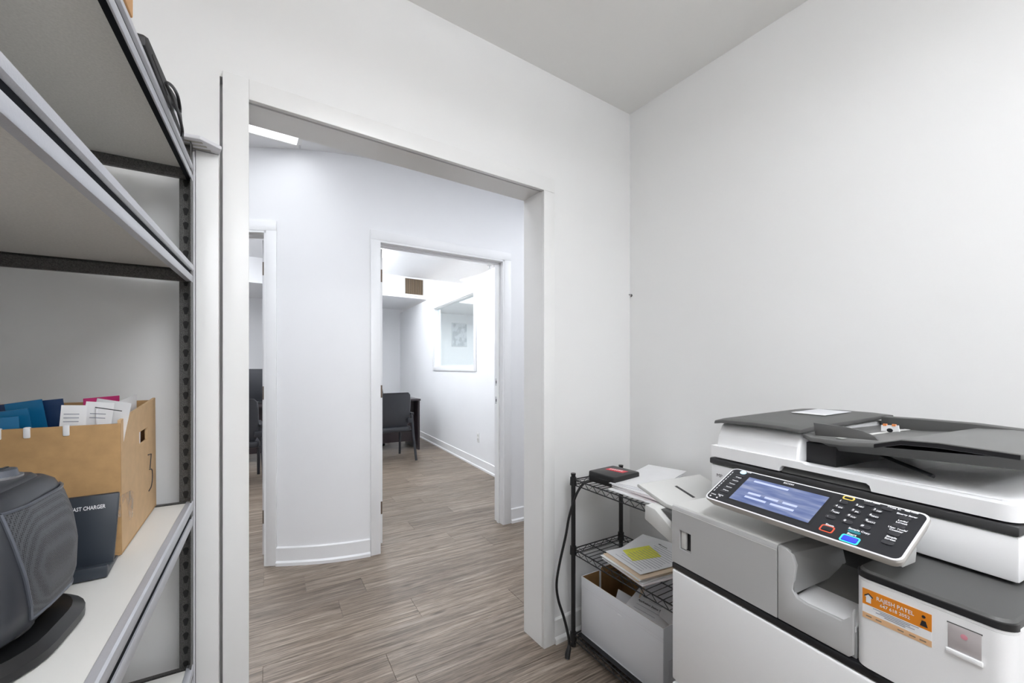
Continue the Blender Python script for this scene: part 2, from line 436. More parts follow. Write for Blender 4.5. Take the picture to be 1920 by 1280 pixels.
# ------------------------------------------------------------------ floor of planks
floor = empty('floor', (0, 0, 0), label='greyish brown wood-look plank floor through all the rooms', kind='structure')
b = MB(); b.box(-2.4, 6.2, -2.9, 9.2, -.05, -.006); b.build('underlay', M_fill, floor, smooth=0)
TH = R(-3.3); ux = (math.cos(TH), math.sin(TH)); uy = (-ux[1], ux[0])
PW, PL = 0.19, 1.22
pm = MB(); pm.box(.0006, PL - .0006, .0005, PW - .0005, -.006, 0)
p0 = pm.build('plank', M_plank, floor, .0008, 1, smooth=0)
p0.rotation_euler = (0, 0, TH)
seams = {0: .453, 1: -.022, 2: .681, 3: .33, 4: .485, 5: .186, 6: 1.193, 7: .62, 8: 1.0, 9: .2, 10: .75}
first = True; cnt = 0
big = MB()
for k in range(-10, 40):
    v = 1.69 + PW * k - PW * 0
    s0 = seams.get(k, random.uniform(0, PL))
    i0 = math.floor((-2.4 - s0) / PL)
    for i in range(i0, i0 + 8):
        u = s0 + PL * i
        x = u * ux[0] + v * uy[0]; y = u * ux[1] + v * uy[1]
        cx = x + PL / 2 * ux[0]; cy = y + PL / 2 * ux[1]
        # visible corridor of view: what the doorway and rooms show
        if cy < .2 or cy > 8.9 or cx < -1.0 or cx > 4.6: continue
        if cy < 1.7 and cx > 2.2: continue
        vis = (cx > -.9 and cx < .62 * cy + 1.4)
        if not vis: continue
        if first:
            p0.location = (x, y, 0); first = False
        else:
            c = p0.copy(); COL.objects.link(c); c.location = (x, y, 0); c.parent = floor
        cnt += 1
b = MB()
b.box(-2.4, 6.2, -2.9, 9.2, -.0065, -.0032)
b.build('floor_beyond', M_plank, floor, smooth=0)

# ------------------------------------------------------------------ corridor
ZH = 2.72
b = MB(); b.box(-2.2, 3.6, YWB + .0, 3.9, ZH, ZH + .06)
tag(b.build('ceiling.001', M_hall, smooth=0), 'bright white corridor ceiling with a light panel', kind='structure')
b = MB(); b.box(-2.2, XL - .12, YWB - .1, YWB, 0, ZH); b.box(XR + .12, 3.6, YWB - .1, YWB, 0, ZH)
b.box(XL - .12, XR + .12, YWB, YWB + .004, OZ + .062, ZH)
tag(b.build('wall_corridor_near', M_hall, smooth=0), 'corridor side of the doorway wall', kind='structure')
b = MB(); b.box(-2.3, -2.2, 1.5, 5.2, 0, ZH); tag(b.build('wall_corridor_left', M_hall, smooth=0), 'left end wall of the corridor', kind='structure')
b = MB(); b.box(3.6, 3.7, 1.5, 2.9, 0, ZH); tag(b.build('wall_corridor_right', M_hall, smooth=0), 'right end wall of the corridor', kind='structure')

WT = .125
A2 = Vector((0.766, 2.882)); B2 = Vector((1.888, 2.838)); dd2 = (B2 - A2).normalized(); n2 = Vector((-dd2.y, dd2.x))
def on2(x): t = (x - A2.x) / dd2.x; return A2 + dd2 * t
D2L, D2R, D2H = 0.829, 1.829, 2.170
curve = [(0.232, 3.078), (0.30, 3.040), (0.38, 3.000), (0.46, 2.964), (0.54, 2.935), (0.62, 2.911), (0.69, 2.895), (0.766, 2.882)]
dd1 = Vector((-.88, .475)).normalized(); P1 = Vector(curve[0]); n1 = Vector((dd1.y, -dd1.x))
def on1(s): return P1 + dd1 * s
D1H = 2.178; S1 = 0.072; S1E = 0.98
# curved pier between the two office doors
b = MB()
front = [Vector(p) for p in [tuple(on1(S1)), tuple(on1(.03))] + curve + [tuple(on2(D2L))]]
back = [Vector((front[0].x, front[0].y)) - n1 * -WT, Vector((D2L, on2(D2L).y + WT))]
ring = [tuple(p) for p in front] + [tuple(back[1]), tuple(Vector(on1(S1)) + n1 * WT)]
b.prism(ring, 'z', 0, ZH)
pier = tag(b.build('wall_curved', M_hall, smooth=30), 'curved white wall between the two office doors', kind='structure')
baseboard('baseboard_curved', [tuple(on1(.01))] + curve[:], label='curved white baseboard between the two office doors', m=M_trimcool, hgt=.118)
# headers and side walls
b = MB()
b.prism(seg_poly(on2(D2L), on2(D2R), WT), 'z', D2H, ZH)
b.prism(seg_poly(on2(D2R), on2(3.7), WT), 'z', 0, ZH)
tag(b.build('wall_corridor_right_office', M_hall, smooth=0), 'white corridor wall around the right office door', kind='structure')
b = MB()
b.prism(seg_poly(on1(S1E), on1(S1), WT), 'z', D1H, ZH)
b.prism(seg_poly(on1(2.9), on1(S1E), WT), 'z', 0, ZH)
tag(b.build('wall_corridor_left_office', M_hall, smooth=0), 'white corridor wall around the left office door', kind='structure')
baseboard('baseboard_corridor', [tuple(on2(D2R + .064)), tuple(on2(3.6))], label='white baseboard right of the right office door', m=M_trimcool, hgt=.118)

def office_door(name, label, pL, pR, H, slab_poly, hinge_pts, cas=.062):
    root = empty(name, label=label, kind='structure')
    pL = Vector(pL); pR = Vector(pR); d = (pR - pL).normalized(); n = Vector((-d.y, d.x))
    for a, c in ((pL - d * cas, pL), (pR, pR + d * cas)):
        b = MB(); b.prism(seg_poly(a, c, .0, -.014), 'z', 0, H); b.build('casing', M_trimcool, root, .0012)
    b = MB(); b.prism(seg_poly(pL - d * cas, pR + d * cas, .0, -.014), 'z', H, H + .064); b.build('head_casing', M_trimcool, root, .0012)
    for a, c in ((pL - d * .001, pL + d * .004), (pR - d * .014, pR + d * .001)):
        b = MB(); b.prism(seg_poly(a, c, WT + .004, -.012), 'z', 0, H); b.build('jamb', M_trimcool, root)
    b = MB(); b.prism(seg_poly(pL, pR, WT + .004, -.012), 'z', H - .014, H + .001); b.build('head_jamb', M_trimcool, root)
    b = MB(); b.prism(seg_poly(pL + d * .004, pR - d * .004, .075, .04), 'z', H - .026, H - .014); b.build('door_stop', M_trimcool, root)
    b = MB(); b.prism(seg_poly(pR - d * .026, pR - d * .014, .075, .04), 'z', 0, H - .014); b.build('door_stop', M_trimcool, root)
    b = MB(); b.prism(slab_poly, 'z', .012, H - .02); sl = b.build('door_leaf', M_trimcool, root, .001)
    for z in (.27, 1.115, H - .215):
        b = MB()
        hp, hq, hn = hinge_pts
        hp = Vector(hp); hq = Vector(hq); hn = Vector(hn)
        poly = [tuple(hp + hn * .001), tuple(hq + hn * .001), tuple(hq - hn * .004), tuple(hp - hn * .004)]
        b.prism(poly, 'z', z - .045, z + .045); b.build('hinge_leaf', M_bronze, sl)
    return root, d, n
slab2 = [(.842, 3.008), (.886, 3.008), (.886, 3.87), (.842, 3.87)]
d3, dx2, nx2 = office_door('door_2', 'white cased office doorway right of the curved wall, door folded inwards', on2(D2L), on2(D2R), D2H, slab2,
            ((.860, 3.008), (.884, 3.008), (0, 1)))
# strike plates on the right jamb
pj = on2(D2R - .0145)
for z in (1.167, 1.014):
    b = MB(); a = pj + nx2 * .085; c = pj + nx2 * .115
    b.prism([tuple(a - dx2 * .0015), tuple(c - dx2 * .0015), tuple(c), tuple(a)], 'z', z - .03, z + .03)
    o = b.build('strike_plate', M_silver, d3)
    b = MB(); a = pj + nx2 * .092; c = pj + nx2 * .105
    b.prism([tuple(a - dx2 * .0022), tuple(c - dx2 * .0022), tuple(c), tuple(a)], 'z', z - .012, z + .012); b.build('strike_hole', M_slot, d3)
q0 = on1(S1) + n1 * .135
off = dd1
s_a, s_b = .050, .094
slab1 = [tuple(q0 + off * s_a), tuple(q0 + off * s_b), tuple(q0 + off * s_b + n1 * .86), tuple(q0 + off * s_a + n1 * .86)]
d2, _, _ = office_door('door_3', 'white cased office doorway left of the curved wall, seen as a slit', on1(S1E), on1(S1), D1H, slab1,
            (tuple(q0 + off * (s_b - .024)), tuple(q0 + off * (s_b - .003)), tuple(n1)))

def troffer(name, label, x0, x1, y0, y1, z, em, cat='ceiling light', rz=0.0):
    cx, cy = (x0 + x1) / 2, (y0 + y1) / 2
    t = empty(name, (cx, cy, z - .0045), rz, label=label, cat=cat)
    hx, hy = (x1 - x0) / 2, (y1 - y0) / 2
    b = MB()
    for a in ((-hx, hx, -hy, -hy + .025), (-hx, hx, hy - .025, hy), (-hx, -hx + .025, -hy + .025, hy - .025), (hx - .025, hx, -hy + .025, hy - .025)):
        b.box(*a, -.014, 0.0)
    b.box(-hx, hx, -hy, hy, 0.0, .004)
    b.build('frame', M_trim, t)
    b = MB(); b.box(-hx + .025, hx - .025, -hy + .025, hy - .025, -.010, -.004)
    b.build('diffuser', em, t, smooth=0)
    return t
for ly_, lb_ in ((-.22, 'unseen copier room lamp, given a suspended uplight form for softer fill'), (-1.75, 'second suspended lamp added unseen at the back to fill the copier room')):  # suspended form and rear lamp added for flatter fill
    wl = empty('pendant_lamp', (.42, ly_, ZC), R(90), label=lb_, cat='pendant lamp')
    for yy in (-.45, .45):
        b = MB(); b.tube([(0, yy, -.20), (0, yy, 0)], .006, 8).build('suspension_rod', M_silver, wl)
    b = MB(); b.box(-.03, .03, -.62, .62, -.215, -.200); b.build('spine', M_trim, wl)
    b = MB(); b.prism([(-.14, -.216), (.14, -.216), (.16, -.235), (.16, -.265), (.11, -.290), (-.11, -.290), (-.16, -.265), (-.16, -.235)], 'y', -.61, .61); b.build('diffuser', E_main, wl, smooth=0)
    for yy in (-.62, .61):
        b = MB(); b.prism([(-.142, -.214), (.142, -.214), (.162, -.234), (.162, -.266), (.111, -.292), (-.111, -.292), (-.162, -.266), (-.162, -.234)], 'y', yy, yy + .01); b.build('end_cap', M_trim, wl)
troffer('ceiling_light', 'bright ceiling light panel in the corridor seen under the door head', -.75, .345, 2.58, 2.955, ZH, E_hall)
troffer('ceiling_light', 'added fill panel of the corridor, unseen behind the door head', 1.0, 1.9, 1.68, 2.0, ZH, E_hall2)  # this and the next two panels are added to spread corridor light
troffer('ceiling_light', 'added fill panel on the left of the corridor, out of view', -1.0, .30, 1.70, 2.15, ZH, E_hall2)
troffer('ceiling_light', 'added fill panel on the right of the corridor, out of view', 2.3, 3.3, 1.75, 2.2, ZH, E_hall2)
t = tag(MB().tube([(.338, 2.93, ZH), (.338, 2.93, ZH - .03)], .006, 8).build('ceiling_hook', M_silver), 'tiny metal hook in the corridor ceiling beside the light panel', 'hook')

# ------------------------------------------------------------------ offices beyond
ZO = 2.93; YS = 7.2; ZS = 2.55; YK = 8.8
b = MB(); b.box(-2.3, 6.2, 2.9, YK + .1, ZO, ZO + .06)
tag(b.build('ceiling.002', M_hall, smooth=0), 'white ceiling of the offices beyond the corridor', kind='structure')
b = MB(); b.box(-2.3, 6.2, YK, YK + .1, 0, ZO)
tag(b.build('wall_office_back', M_hall, smooth=0), 'pale back wall of the offices', kind='structure')
b = MB(); b.box(-2.2, 6.1, YS, YK, ZS, ZO)
tag(b.build('trim_1', M_hall, smooth=0), 'white boxed soffit across the back of the offices', kind='structure')
b = MB(); b.box(-2.3, -2.2, 5.2, YK, 0, ZO); b.box(6.1, 6.2, 2.8, YK, 0, ZO)
tag(b.build('wall_office_ends', M_hall, smooth=0), 'outer end walls of the offices', kind='structure')
b = MB(); b.box(-2.2, 6.1, 2.97, 3.05, ZH + .06, ZO)
tag(b.build('wall_office_front', M_hall, smooth=0), 'office front wall strip above the corridor ceiling', kind='structure')
b = MB(); b.prism(seg_poly((.62, 3.08), (1.35, YK), .1), 'z', 0, ZO)
tag(b.build('wall_office_divider', M_hall, smooth=0), 'partition wall between the two offices', kind='structure')
# partition with the interior window (right side of the right office)
Q0 = Vector((2.445, 2.95)); Q1 = Vector((2.975, 8.8)); qd = (Q1 - Q0).normalized(); qn = Vector((qd.y, -qd.x))
def onq(s): return Q0 + qd * s
ZP = 2.48
SW0, SW1, ZW0, ZW1 = 1.815, 3.505, 1.300, 2.285
b = MB()
def qbox(s0, s1, t0, t1, z0, z1, bb):
    a, c = onq(s0), onq(s1)
    bb.prism([tuple(a + qn * t0), tuple(c + qn * t0), tuple(c + qn * t1), tuple(a + qn * t1)], 'z', z0, z1)
LQ = (Q1 - Q0).length
qbox(0, SW0, 0, .11, 0, ZP, b); qbox(SW1, LQ, 0, .11, 0, ZP, b)
qbox(SW0, SW1, 0, .11, 0, ZW0, b); qbox(SW0, SW1, 0, .11, ZW1, ZP, b)
tag(b.build('wall_partition', M_hall, smooth=0), 'white office partition wall with an interior window', kind='structure')
wn = empty('window_1', label='white framed interior window in the office partition', kind='structure')
for s0, s1, z0, z1, nm in ((SW0 - .06, SW0 + .01, ZW0 - .06, ZW1 + .06, 'window_frame'), (SW1 - .01, SW1 + .06, ZW0 - .06, ZW1 + .06, 'window_frame'),
                           (SW0 + .01, SW1 - .01, ZW1 - .01, ZW1 + .06, 'window_frame'), (SW0 + .01, SW1 - .01, ZW0 - .06, ZW0 + .01, 'window_sill')):
    b = MB(); qbox(s0, s1, -.016, .0, z0, z1, b); b.build(nm, M_trimcool, wn, .002)
for s0, s1, z0, z1 in ((SW0, SW0 + .02, ZW0, ZW1), (SW1 - .02, SW1, ZW0, ZW1), (SW0, SW1, ZW1 - .02, ZW1), (SW0, SW1, ZW0, ZW0 + .02)):
    b = MB(); qbox(s0, s1, .0, .09, z0, z1, b); b.build('reveal', M_trimcool, wn)
b = MB(); qbox(SW0 + .02, SW1 - .02, .05, .056, ZW0 + .02, ZW1 - .02, b); b.build('pane', M_glass, wn, smooth=0)
baseboard('baseboard_partition', [tuple(onq(.02)), tuple(onq(LQ - .02))], label='white baseboard along the office partition wall', m=M_trimcool, hgt=.12, side=1)
op = empty('outlet_plate', label='white wall outlet cover on the office partition wall', cat='outlet')
b = MB(); qbox(1.66, 1.735, -.006, -.001, .325, .45, b); b.build('cover_plate', M_trim, op, .002)
for zz in (.35, .40):
    b = MB(); qbox(1.677, 1.718, -.008, -.006, zz, zz + .03, b); b.build('socket', M_cgl, op, .002)
# picture in the room beyond the glass
pc = empty('framed_picture', (4.41, YK, 2.065), label='faint grey abstract picture seen through the interior window', cat='picture')
b = MB(); b.box(-.20, .20, -.02, -.002, -.28, .28); b.build('picture_frame', M_trimcool, pc, .004)
b = MB(); b.box(-.185, .185, -.024, -.02, -.265, .265); b.build('print', M_art, pc)
# vent in the soffit
vt = empty('air_vent', (2.69, YS, 2.757), label='white framed air vent with brown slats on the office soffit', cat='vent')
b = MB()
for a in ((-.20, .20, -.17, -.14), (-.20, .20, .14, .17), (-.20, -.17, -.14, .14), (.17, .20, -.14, .14)): b.box(a[0], a[1], -.02, -.001, a[2], a[3])
b.build('frame', M_trimcool, vt, .003)
b = MB(); b.box(-.17, .17, -.006, -.001, -.14, .14); b.build('backing', M_ventd, vt)
b = MB(); b.box(-.004, .004, -.016, -.006, -.14, .14); sl = b.build('slat', M_vent, vt); sl.location = (-.155, 0, 0)
for i in range(1, 14): cp(sl, vt, (-.155 + i * .0238, 0, 0))
# linear light seen above the partition, sprinkler, added unseen office fill lamps
troffer('ceiling_light', 'long bright linear lamp seen above the partition wall', 3.27, 3.39, 4.2, 6.2, ZO - .17, E_off, rz=R(9.6))
def fill_wrap_lamp(x, y, z, half, em, lb_):  # added fixture that brightens the offices from unseen spots
    wl = empty('ceiling_light', (x, y, z), label=lb_, cat='ceiling light')
    b = MB(); b.box(-.10, .10, -half - .01, half + .01, -.030, 0); b.build('housing', M_trim, wl)
    b = MB(); b.prism([(-.16, -.030), (.16, -.030), (.16, -.070), (.11, -.100), (-.11, -.100), (-.16, -.070)], 'y', -half, half); b.build('diffuser', em, wl, smooth=0)
    return wl
fill_wrap_lamp(1.45, 4.35, ZO, .75, E_off, 'added fill lamp of the right office, unseen above the door head')
fill_wrap_lamp(-.05, 4.9, ZO, .8, E_off, 'added fill lamp of the left office, unseen above the door head')
fill_wrap_lamp(1.58, 6.4, ZO, .6, E_off, 'second fill lamp added to the right office, hidden behind the curved wall')
fill_wrap_lamp(-.80, 6.4, ZO, .6, E_off, 'second fill lamp added to the left office, hidden behind the door casing')
fill_wrap_lamp(5.2, 6.0, ZO, .6, E_off3, 'second unseen fill lamp added in the room behind the interior window')
fill_wrap_lamp(4.3, 4.9, ZO, .75, E_off3, 'unseen fill lamp added in the room behind the interior window')
sp = empty('sprinkler', (3.374, 5.66, ZO), label='small chrome sprinkler head hanging from the office ceiling', cat='sprinkler')
MB().cyl((0, 0), .035, -.012, 0, 16).build('escutcheon', M_silver, sp)
MB().cyl((0, 0), .012, -.06, -.012, 12).build('nozzle', M_silver, sp)
MB().cyl((0, 0), .028, -.068, -.062, 12).build('deflector', M_silver, sp)

# ---- office furniture
def guest_chair(loc, rz, label):
    t = empty('guest_chair', loc, rz, label=label, cat='chair')
    b = MB()
    rings = []
    for z, yo, hw in ((.47, .02, .20), (.52, .0, .225), (.66, -.02, .235), (.82, -.045, .232), (.91, -.06, .22), (.945, -.066, .185)):
        ring = [(x, y + yo + .05 * (x / .24) ** 2 * 1.0, z) for x, y in rrect(-hw, hw, -.02, .02, .019, 3)]
        rings.append(ring)
    b.loft(rings).build('backrest', M_chair, t)
    b = MB(); b.prism(rrect(-.25, .25, -.02, .46, .08, 5), 'z', .40, .47); b.build('seat', M_chair, t, .018)
    for s in (-1, 1):
        b = MB(); b.tube([(s * .275, -.10, .0), (s * .268, -.02, .34), (s * .262, .03, .63)], .017, 10).build('leg', M_chairf, t)
        b = MB(); b.tube([(s * .265, .48, .0), (s * .265, .45, .62)], .017, 10).build('leg', M_chairf, t)
        b = MB(); b.prism(rrect(s * .265 - .025, s * .265 + .025, .0, .48, .02, 3), 'z', .625, .655); b.build('armrest', M_chair, t, .006)
        b = MB(); b.box(min(s * .19, s * .262), max(s * .19, s * .262), -.01, .03, .52, .58); b.build('bracket', M_chairf, t, .004)
    b = MB(); b.tube([(-.265, .02, .41), (.265, .02, .41)], .012, 8).build('crossbar', M_chairf, t)
    return t
guest_chair((1.80, 5.56, 0), R(3), 'dark guest chair pulled up to the desk in the right office')
def swivel_chair(loc, rz, label, sc=1.0):
    t = empty('office_chair', loc, rz, label=label, cat='chair')
    b = MB(); b.loft([[(x, y + .22 + o, z) for x, y in rrect(-w_, w_, -.025, .025, .02, 3)] for z, w_, o in
                      ((.56, .17, 0), (.62, .21, .0), (.80, .225, .02), (.95, .20, .03), (.99, .14, .03))]).build('backrest', M_chair, t)
    b = MB(); b.prism(rrect(-.24, .24, -.24, .22, .09, 5), 'z', .43, .51); b.build('seat', M_chair, t, .02)
    MB().cyl((0, 0), .028, .10, .43, 14).build('gas_lift', M_chairf, t)
    for k in range(5):
        a = R(72 * k + 10); ca, sa = math.cos(a), math.sin(a)
        MB().tube([(.02 * ca, .02 * sa, .12), (.29 * ca, .29 * sa, .075)], [.022, .014], 8).build('base_arm', M_black, t)
        b = MB(); b.tube([(.29 * ca - .022 * sa, .29 * sa + .022 * ca, .030), (.29 * ca + .022 * sa, .29 * sa - .022 * ca, .030)], .030, 14).build('caster', M_black, t)
    for s in (-1, 1):
        MB().tube([(s * .23, .05, .47), (s * .29, .05, .52), (s * .29, .02, .66), (s * .28, -.14, .68)], .016, 8).build('armrest', M_black, t)
    return t
swivel_chair((1.905, 7.06, 0), R(-8), 'black swivel chair behind the desk in the right office, mostly hidden')
def desk(loc, rz, W, Dp, H, label, hutch=False):
    t = empty('office_desk', loc, rz, label=label, cat='desk')
    b = MB(); b.box(-W, 0, 0, Dp, H - .03, H); b.build('desktop', M_desk, t, .003)
    b = MB(); b.box(-.035, -.005, .03, Dp - .03, 0, H - .03); b.build('end_panel', M_desk, t)
    b = MB(); b.box(-W + .005, -W + .035, .03, Dp - .03, 0, H - .03); b.build('end_panel', M_desk, t)
    b = MB(); b.box(-W + .035, -.035, .20, .22, .12, H - .03); b.build('modesty_panel', M_desk, t)
    return t
desk((2.405, 6.14, 0), R(-3), 1.15, .75, .80, 'dark espresso desk behind the guest chair in the right office')
# left office, glimpsed through the slit of the open door
lt = desk((.62, 6.35, 0), R(-3), 1.3, .72, .78, 'dark desk in the left office glimpsed past the door edge')
b = MB(); b.box(-.45, .40, 0, .03, 0, .58)
scr = empty('desk_screen', (.30, 6.95, .78), R(-3), label='dark blue-grey monitor standing on the left office desk', cat='monitor')
b = MB(); b.box(-.30, .30, 0, .035, .02, .49); b.build('bezel', M_chair, scr, .004)
b = MB(); b.box(-.03, .03, .01, .03, .015, .12); b.build('stand', M_chair, scr)
b = MB(); b.box(-.12, .12, -.08, .10, 0, .015); b.build('base', M_chair, scr, .004)
guest_chair((-.02, 5.35, 0), R(2), 'dark armchair in the left office glimpsed past the door edge')

# ================================================================== STEEL SHELVING (left)
SC = Vector((-.0967, 1.41)); SR = R(-3.78)
SH = empty('steel_shelving', (SC.x, SC.y, 0), SR, label='boltless steel shelving unit with white boards on the left', cat='shelving')
SD, SLEN = .46, 1.60          # depth (to -x) and length (to -y)
slot_m = None
posts = []
def lpost(x, y, sx, sy):
    b = MB(); t = .0022; wd = .029
    poly = [(0, 0), (sx * wd, 0), (sx * wd, sy * t), (sx * t, sy * t), (sx * t, sy * wd), (0, sy * wd)]
    b.prism([(x + u, y + v) for u, v in poly], 'z', 0, 1.90)
    return b.build('post', M_hammer, SH)
post_fr = lpost(0, 0, -1, -1)
post_bk = lpost(-SD, 0, 1, -1)
lpost(0, -SLEN, -1, 1); lpost(-SD, -SLEN, 1, 1)
# keyhole slots on the end flange of the far posts
def keyhole():
    pts = []
    for i in range(9):
        a = R(-30 + 240 * i / 8); pts.append((.0062 * math.cos(a), .004 + .0062 * math.sin(a)))
    pts += [(-.0028, -.010), (.0028, -.010)]
    return pts
kb = MB(); kb.prism(keyhole(), 'y', -.0006, 0)
k0 = kb.build('slot', M_slot, post_fr); k0.location = (-.0150, -.0023, .07)
for i in range(1, 48):
    c = k0.copy(); COL.objects.link(c); c.parent = post_fr; c.location = (-.0150, -.0023, .07 + i * .0381)
rim = MB()
# shelves: z of rail bottom at far end, rail height, pitch (rise toward the wall end)
def shelf(z0, hgt, pitch, lip=True):
    root_z = z0
    sh = empty('shelf', (0, 0, z0)); sh.parent = SH; sh.rotation_euler = (R(pitch), 0, 0)
    # front rail profile (x,z)
    k = hgt / .048
    prof = [(-.012, 0), (.0, 0), (.0012, .002 * k), (.0012, .0165 * k), (.0, .018 * k), (-.007, .0185 * k), (-.007, .0290 * k), (-.001, .0295 * k), (.0028, .033 * k), (.0032, .040 * k), (.0022, .046 * k), (-.001, .048 * k), (-.012, .048 * k)]
    b = MB(); b.prism(prof, 'y', -SLEN + .004, -.004); rl = b.build('front_rail', M_rail, sh, smooth=40)
    b = MB(); b.box(-.0072, -.0022, -SLEN + .004, -.0042, .0186 * k, .0292 * k)
    b.build('rail_groove_shade', M_railshade, sh)  # dark fill stands for the shade inside the groove
    if lip:
        b = MB(); b.box(-.0122, -.0030, -SLEN + .004, -.0042, -.0012, .0002); b.build('rail_lip_shade', M_railshade, sh)  # dark strip stands for the shaded underside of the rail
    b = MB(); b.prism([(-SD + .012, 0), (-SD, 0), (-SD, .048 * k), (-SD + .012, .048 * k)], 'y', -SLEN + .004, -.004); b.build('rear_rail', M_rail, sh)
    for yy in (-.0045, -SLEN + .0165):
        b = MB()
        pr = [(yy - .012, 0), (yy, 0), (yy, hgt), (yy - .012, hgt), (yy - .010, hgt * .70), (yy - .016, hgt * .55), (yy - .016, hgt * .15)]
        b.prism(pr, 'x', -SD + .004, -.006); b.build('end_beam', M_hammer, sh, smooth=20)
    b = MB(); b.box(-SD + .013, -.0128, -SLEN + .02, -.022, hgt - .014, hgt - .001)
    bd = b.build('board', M_lam, sh)
    b = MB(); b.box(-SD + .013, -.0128, -SLEN + .02, -.022, hgt - .0165, hgt - .0145); b.build('board_underside', M_under, sh)
    return sh
shelf(1.5185, .048, 1.6, False)
shelf(1.793, .041, 1.5)
shelf(.861, .069, 2.35)
shelf(.425, .062, 2.35)
TILT = R(2.35)
ZSH = .930      # top of the working shelf

# ================================================================== BROWN BOX on shelf
def open_box(name, label, loc, rz, W, Dp, H, m_out, m_in, th=.004, cat='box', m_side=None):
    """box: x 0..-W, y 0..Dp ; four walls + floor as parts"""
    t = empty(name, loc, rz, label=label, cat=cat)
    b = MB(); b.box(-W, 0, 0, Dp, 0, th); b.build('bottom', m_out, t)
    return t
bx = empty('cardboard_box', (-.187, 1.103, .919), R(-3), label='open brown cardboard file box full of folders on the shelf', cat='box')
bx.rotation_euler = (TILT, 0, R(-3))
BW, BD, BH = .26, .298, .264
b = MB(); b.box(-BW, 0, 0, BD, 0, .004); b.build('bottom', M_card, bx)
b = MB(); b.box(-BW, 0, 0, .005, .004, BH - .004); b.build('front_panel', M_card, bx, .001)
b = MB(); b.box(-BW, -.005, BD - .005, BD, .004, BH + .01); b.build('rear_panel', M_card, bx)
b = MB(); b.box(-BW, -BW + .005, .005, BD - .005, .004, BH); b.build('side_panel', M_card, bx)
# right side panel with a hand hole: built around the hole
b = MB()
hy0, hy1, hz0, hz1 = .140, .215, .188, .218
b.box(-.005, 0, .005, BD, .004, hz0); b.box(-.005, 0, .005, hy0, hz0, hz1); b.box(-.005, 0, hy1, BD, hz0, hz1)
b.prism([(.005, hz1), (BD, hz1), (BD, BH + .016), (.005, BH + .002)], 'x', -.005, 0)
sp_ = b.build('side_panel', M_cardL, bx, smooth=0)
b = MB(); b.prism([(hy0 - .01, hz0 - .02), (hy0 + .034, hz0 - .02), (hy0 + .040, hz1 + .01), (hy0 - .01, hz1 + .01)], 'x', -.0068, -.0056); b.build('paper_flap', M_paper, bx)
# hand-drawn marker stroke "3"
b = MB()
def mk(y, z): return (.0004, y, z)
b.tube([mk(.215, .150), mk(.245, .146), mk(.232, .113)], .0013, 6)
b.tube([mk(.226, .112), mk(.250, .106), mk(.256, .092), mk(.252, .075), mk(.240, .064), mk(.218, .061)], .0013, 6, smooth=3)
b.build('marker_stroke', M_ink, bx)
b = MB(); b.prism([(.004, .118), (.07, .108), (.085, .098), (.075, .05), (.055, .048), (.03, .105), (.004, .10)], 'x', .0003, .0010); b.build('tape', M_tape, bx)
b = MB(); b.box(-.11, .0, -.0012, -.0003, .075, .117); b.build('tape', M_tape, bx)
# torn paper bits along the front rim are part of the rim
for xx in (-.07, -.12, -.155, -.18):
    b = MB(); b.box(xx - .009, xx, -.002, .006, BH - .022, BH - .002); b.build('torn_edge', M_paper, bx, .002)
def sheet(name, label, cat, W, H, m, loc, rot, bend=0.0, th=.0006, group=None, n=6, parent=None):
    """sheet in local xz plane, width W along x, height H along z, bent along z"""
    b = MB()
    rings = []
    for i in range(n + 1):
        z = H * i / n; y = bend * (i / n) ** 2
        rings.append([(-W / 2, y, z), (W / 2, y, z), (W / 2, y + th, z), (-W / 2, y + th, z)])
    b.loft(rings)
    o = b.build(name, m, parent, smooth=60)
    o.location = loc; o.rotation_euler = rot
    if parent is None: tag(o, label, cat, group)
    return o
# contents standing in the box (thing each); local x of the box ~ world x
BX0, BY0, BZ0 = -.190, 1.095, .926
def inbox(name, label, cat, dx, dy, W, H, m, lean, yaw, bend=0.0, th=.0006, roll=0.0, dz=0.0, group='folders and papers in the brown box'):
    return sheet(name, label, cat, W, H, m, (BX0 + dx, BY0 + dy, BZ0 + dz), (R(lean), R(roll), R(yaw)), bend, th, group)
def rule(o, x0, x1, z, m=M_inkg, t=.0016):
    b = MB(); b.box(x0, x1, -.0007, -.0001, z, z + t); r_ = b.build('printed_line', m, o); return r_
o = inbox('paper_sheet', 'white printed sheet leaning frontmost in the brown box', 'paper', -.085, .022, .034, .292, M_paper, 5, 8, .010, roll=4)
for k in range(3): rule(o, -.012, .008, .262 + k * .007)
o = inbox('paper_sheet', 'second white printed sheet in the brown box behind the front one', 'paper', -.066, .035, .040, .297, M_paper, 6, 2, .014, roll=7)
for k in range(2): rule(o, -.010, .012, .268 + k * .008)
o = inbox('paper_sheet', 'white sheet with a black rule standing in the brown box', 'paper', -.057, .062, .058, .302, M_paper, 7, -20, .016, roll=11)
rule(o, -.02, .024, .288, M_ink)
o = inbox('paper_sheet', 'white sheet tucked along the right rim of the brown box', 'paper', -.022, .118, .19, .284, M_paper, -3, 86, -.010, roll=-2)
o = inbox('paper_sheet', 'large white sheet at the rear right of the brown box', 'paper', -.014, .175, .19, .292, M_paper, -2, 86, -.008, roll=-4)
inbox('pink_sheet', 'magenta edged leaflet at the rear of the brown box', 'paper', -.050, .185, .10, .296, M_mag, -4, 66, -.01, roll=0)
inbox('pink_sheet', 'small magenta flyer beside the blue folders in the brown box', 'paper', -.112, .040, .022, .280, M_mag, 4, 0, .0, roll=10)
inbox('blue_folder', 'bright blue plastic folder standing in the brown box', 'folder', -.165, .030, .085, .272, M_blue, 5, 3, .012, .003, roll=-3)
inbox('blue_folder', 'second blue plastic folder leaning behind the first in the brown box', 'folder', -.145, .060, .100, .282, M_blue, 8, -3, .02, .003, roll=-7)
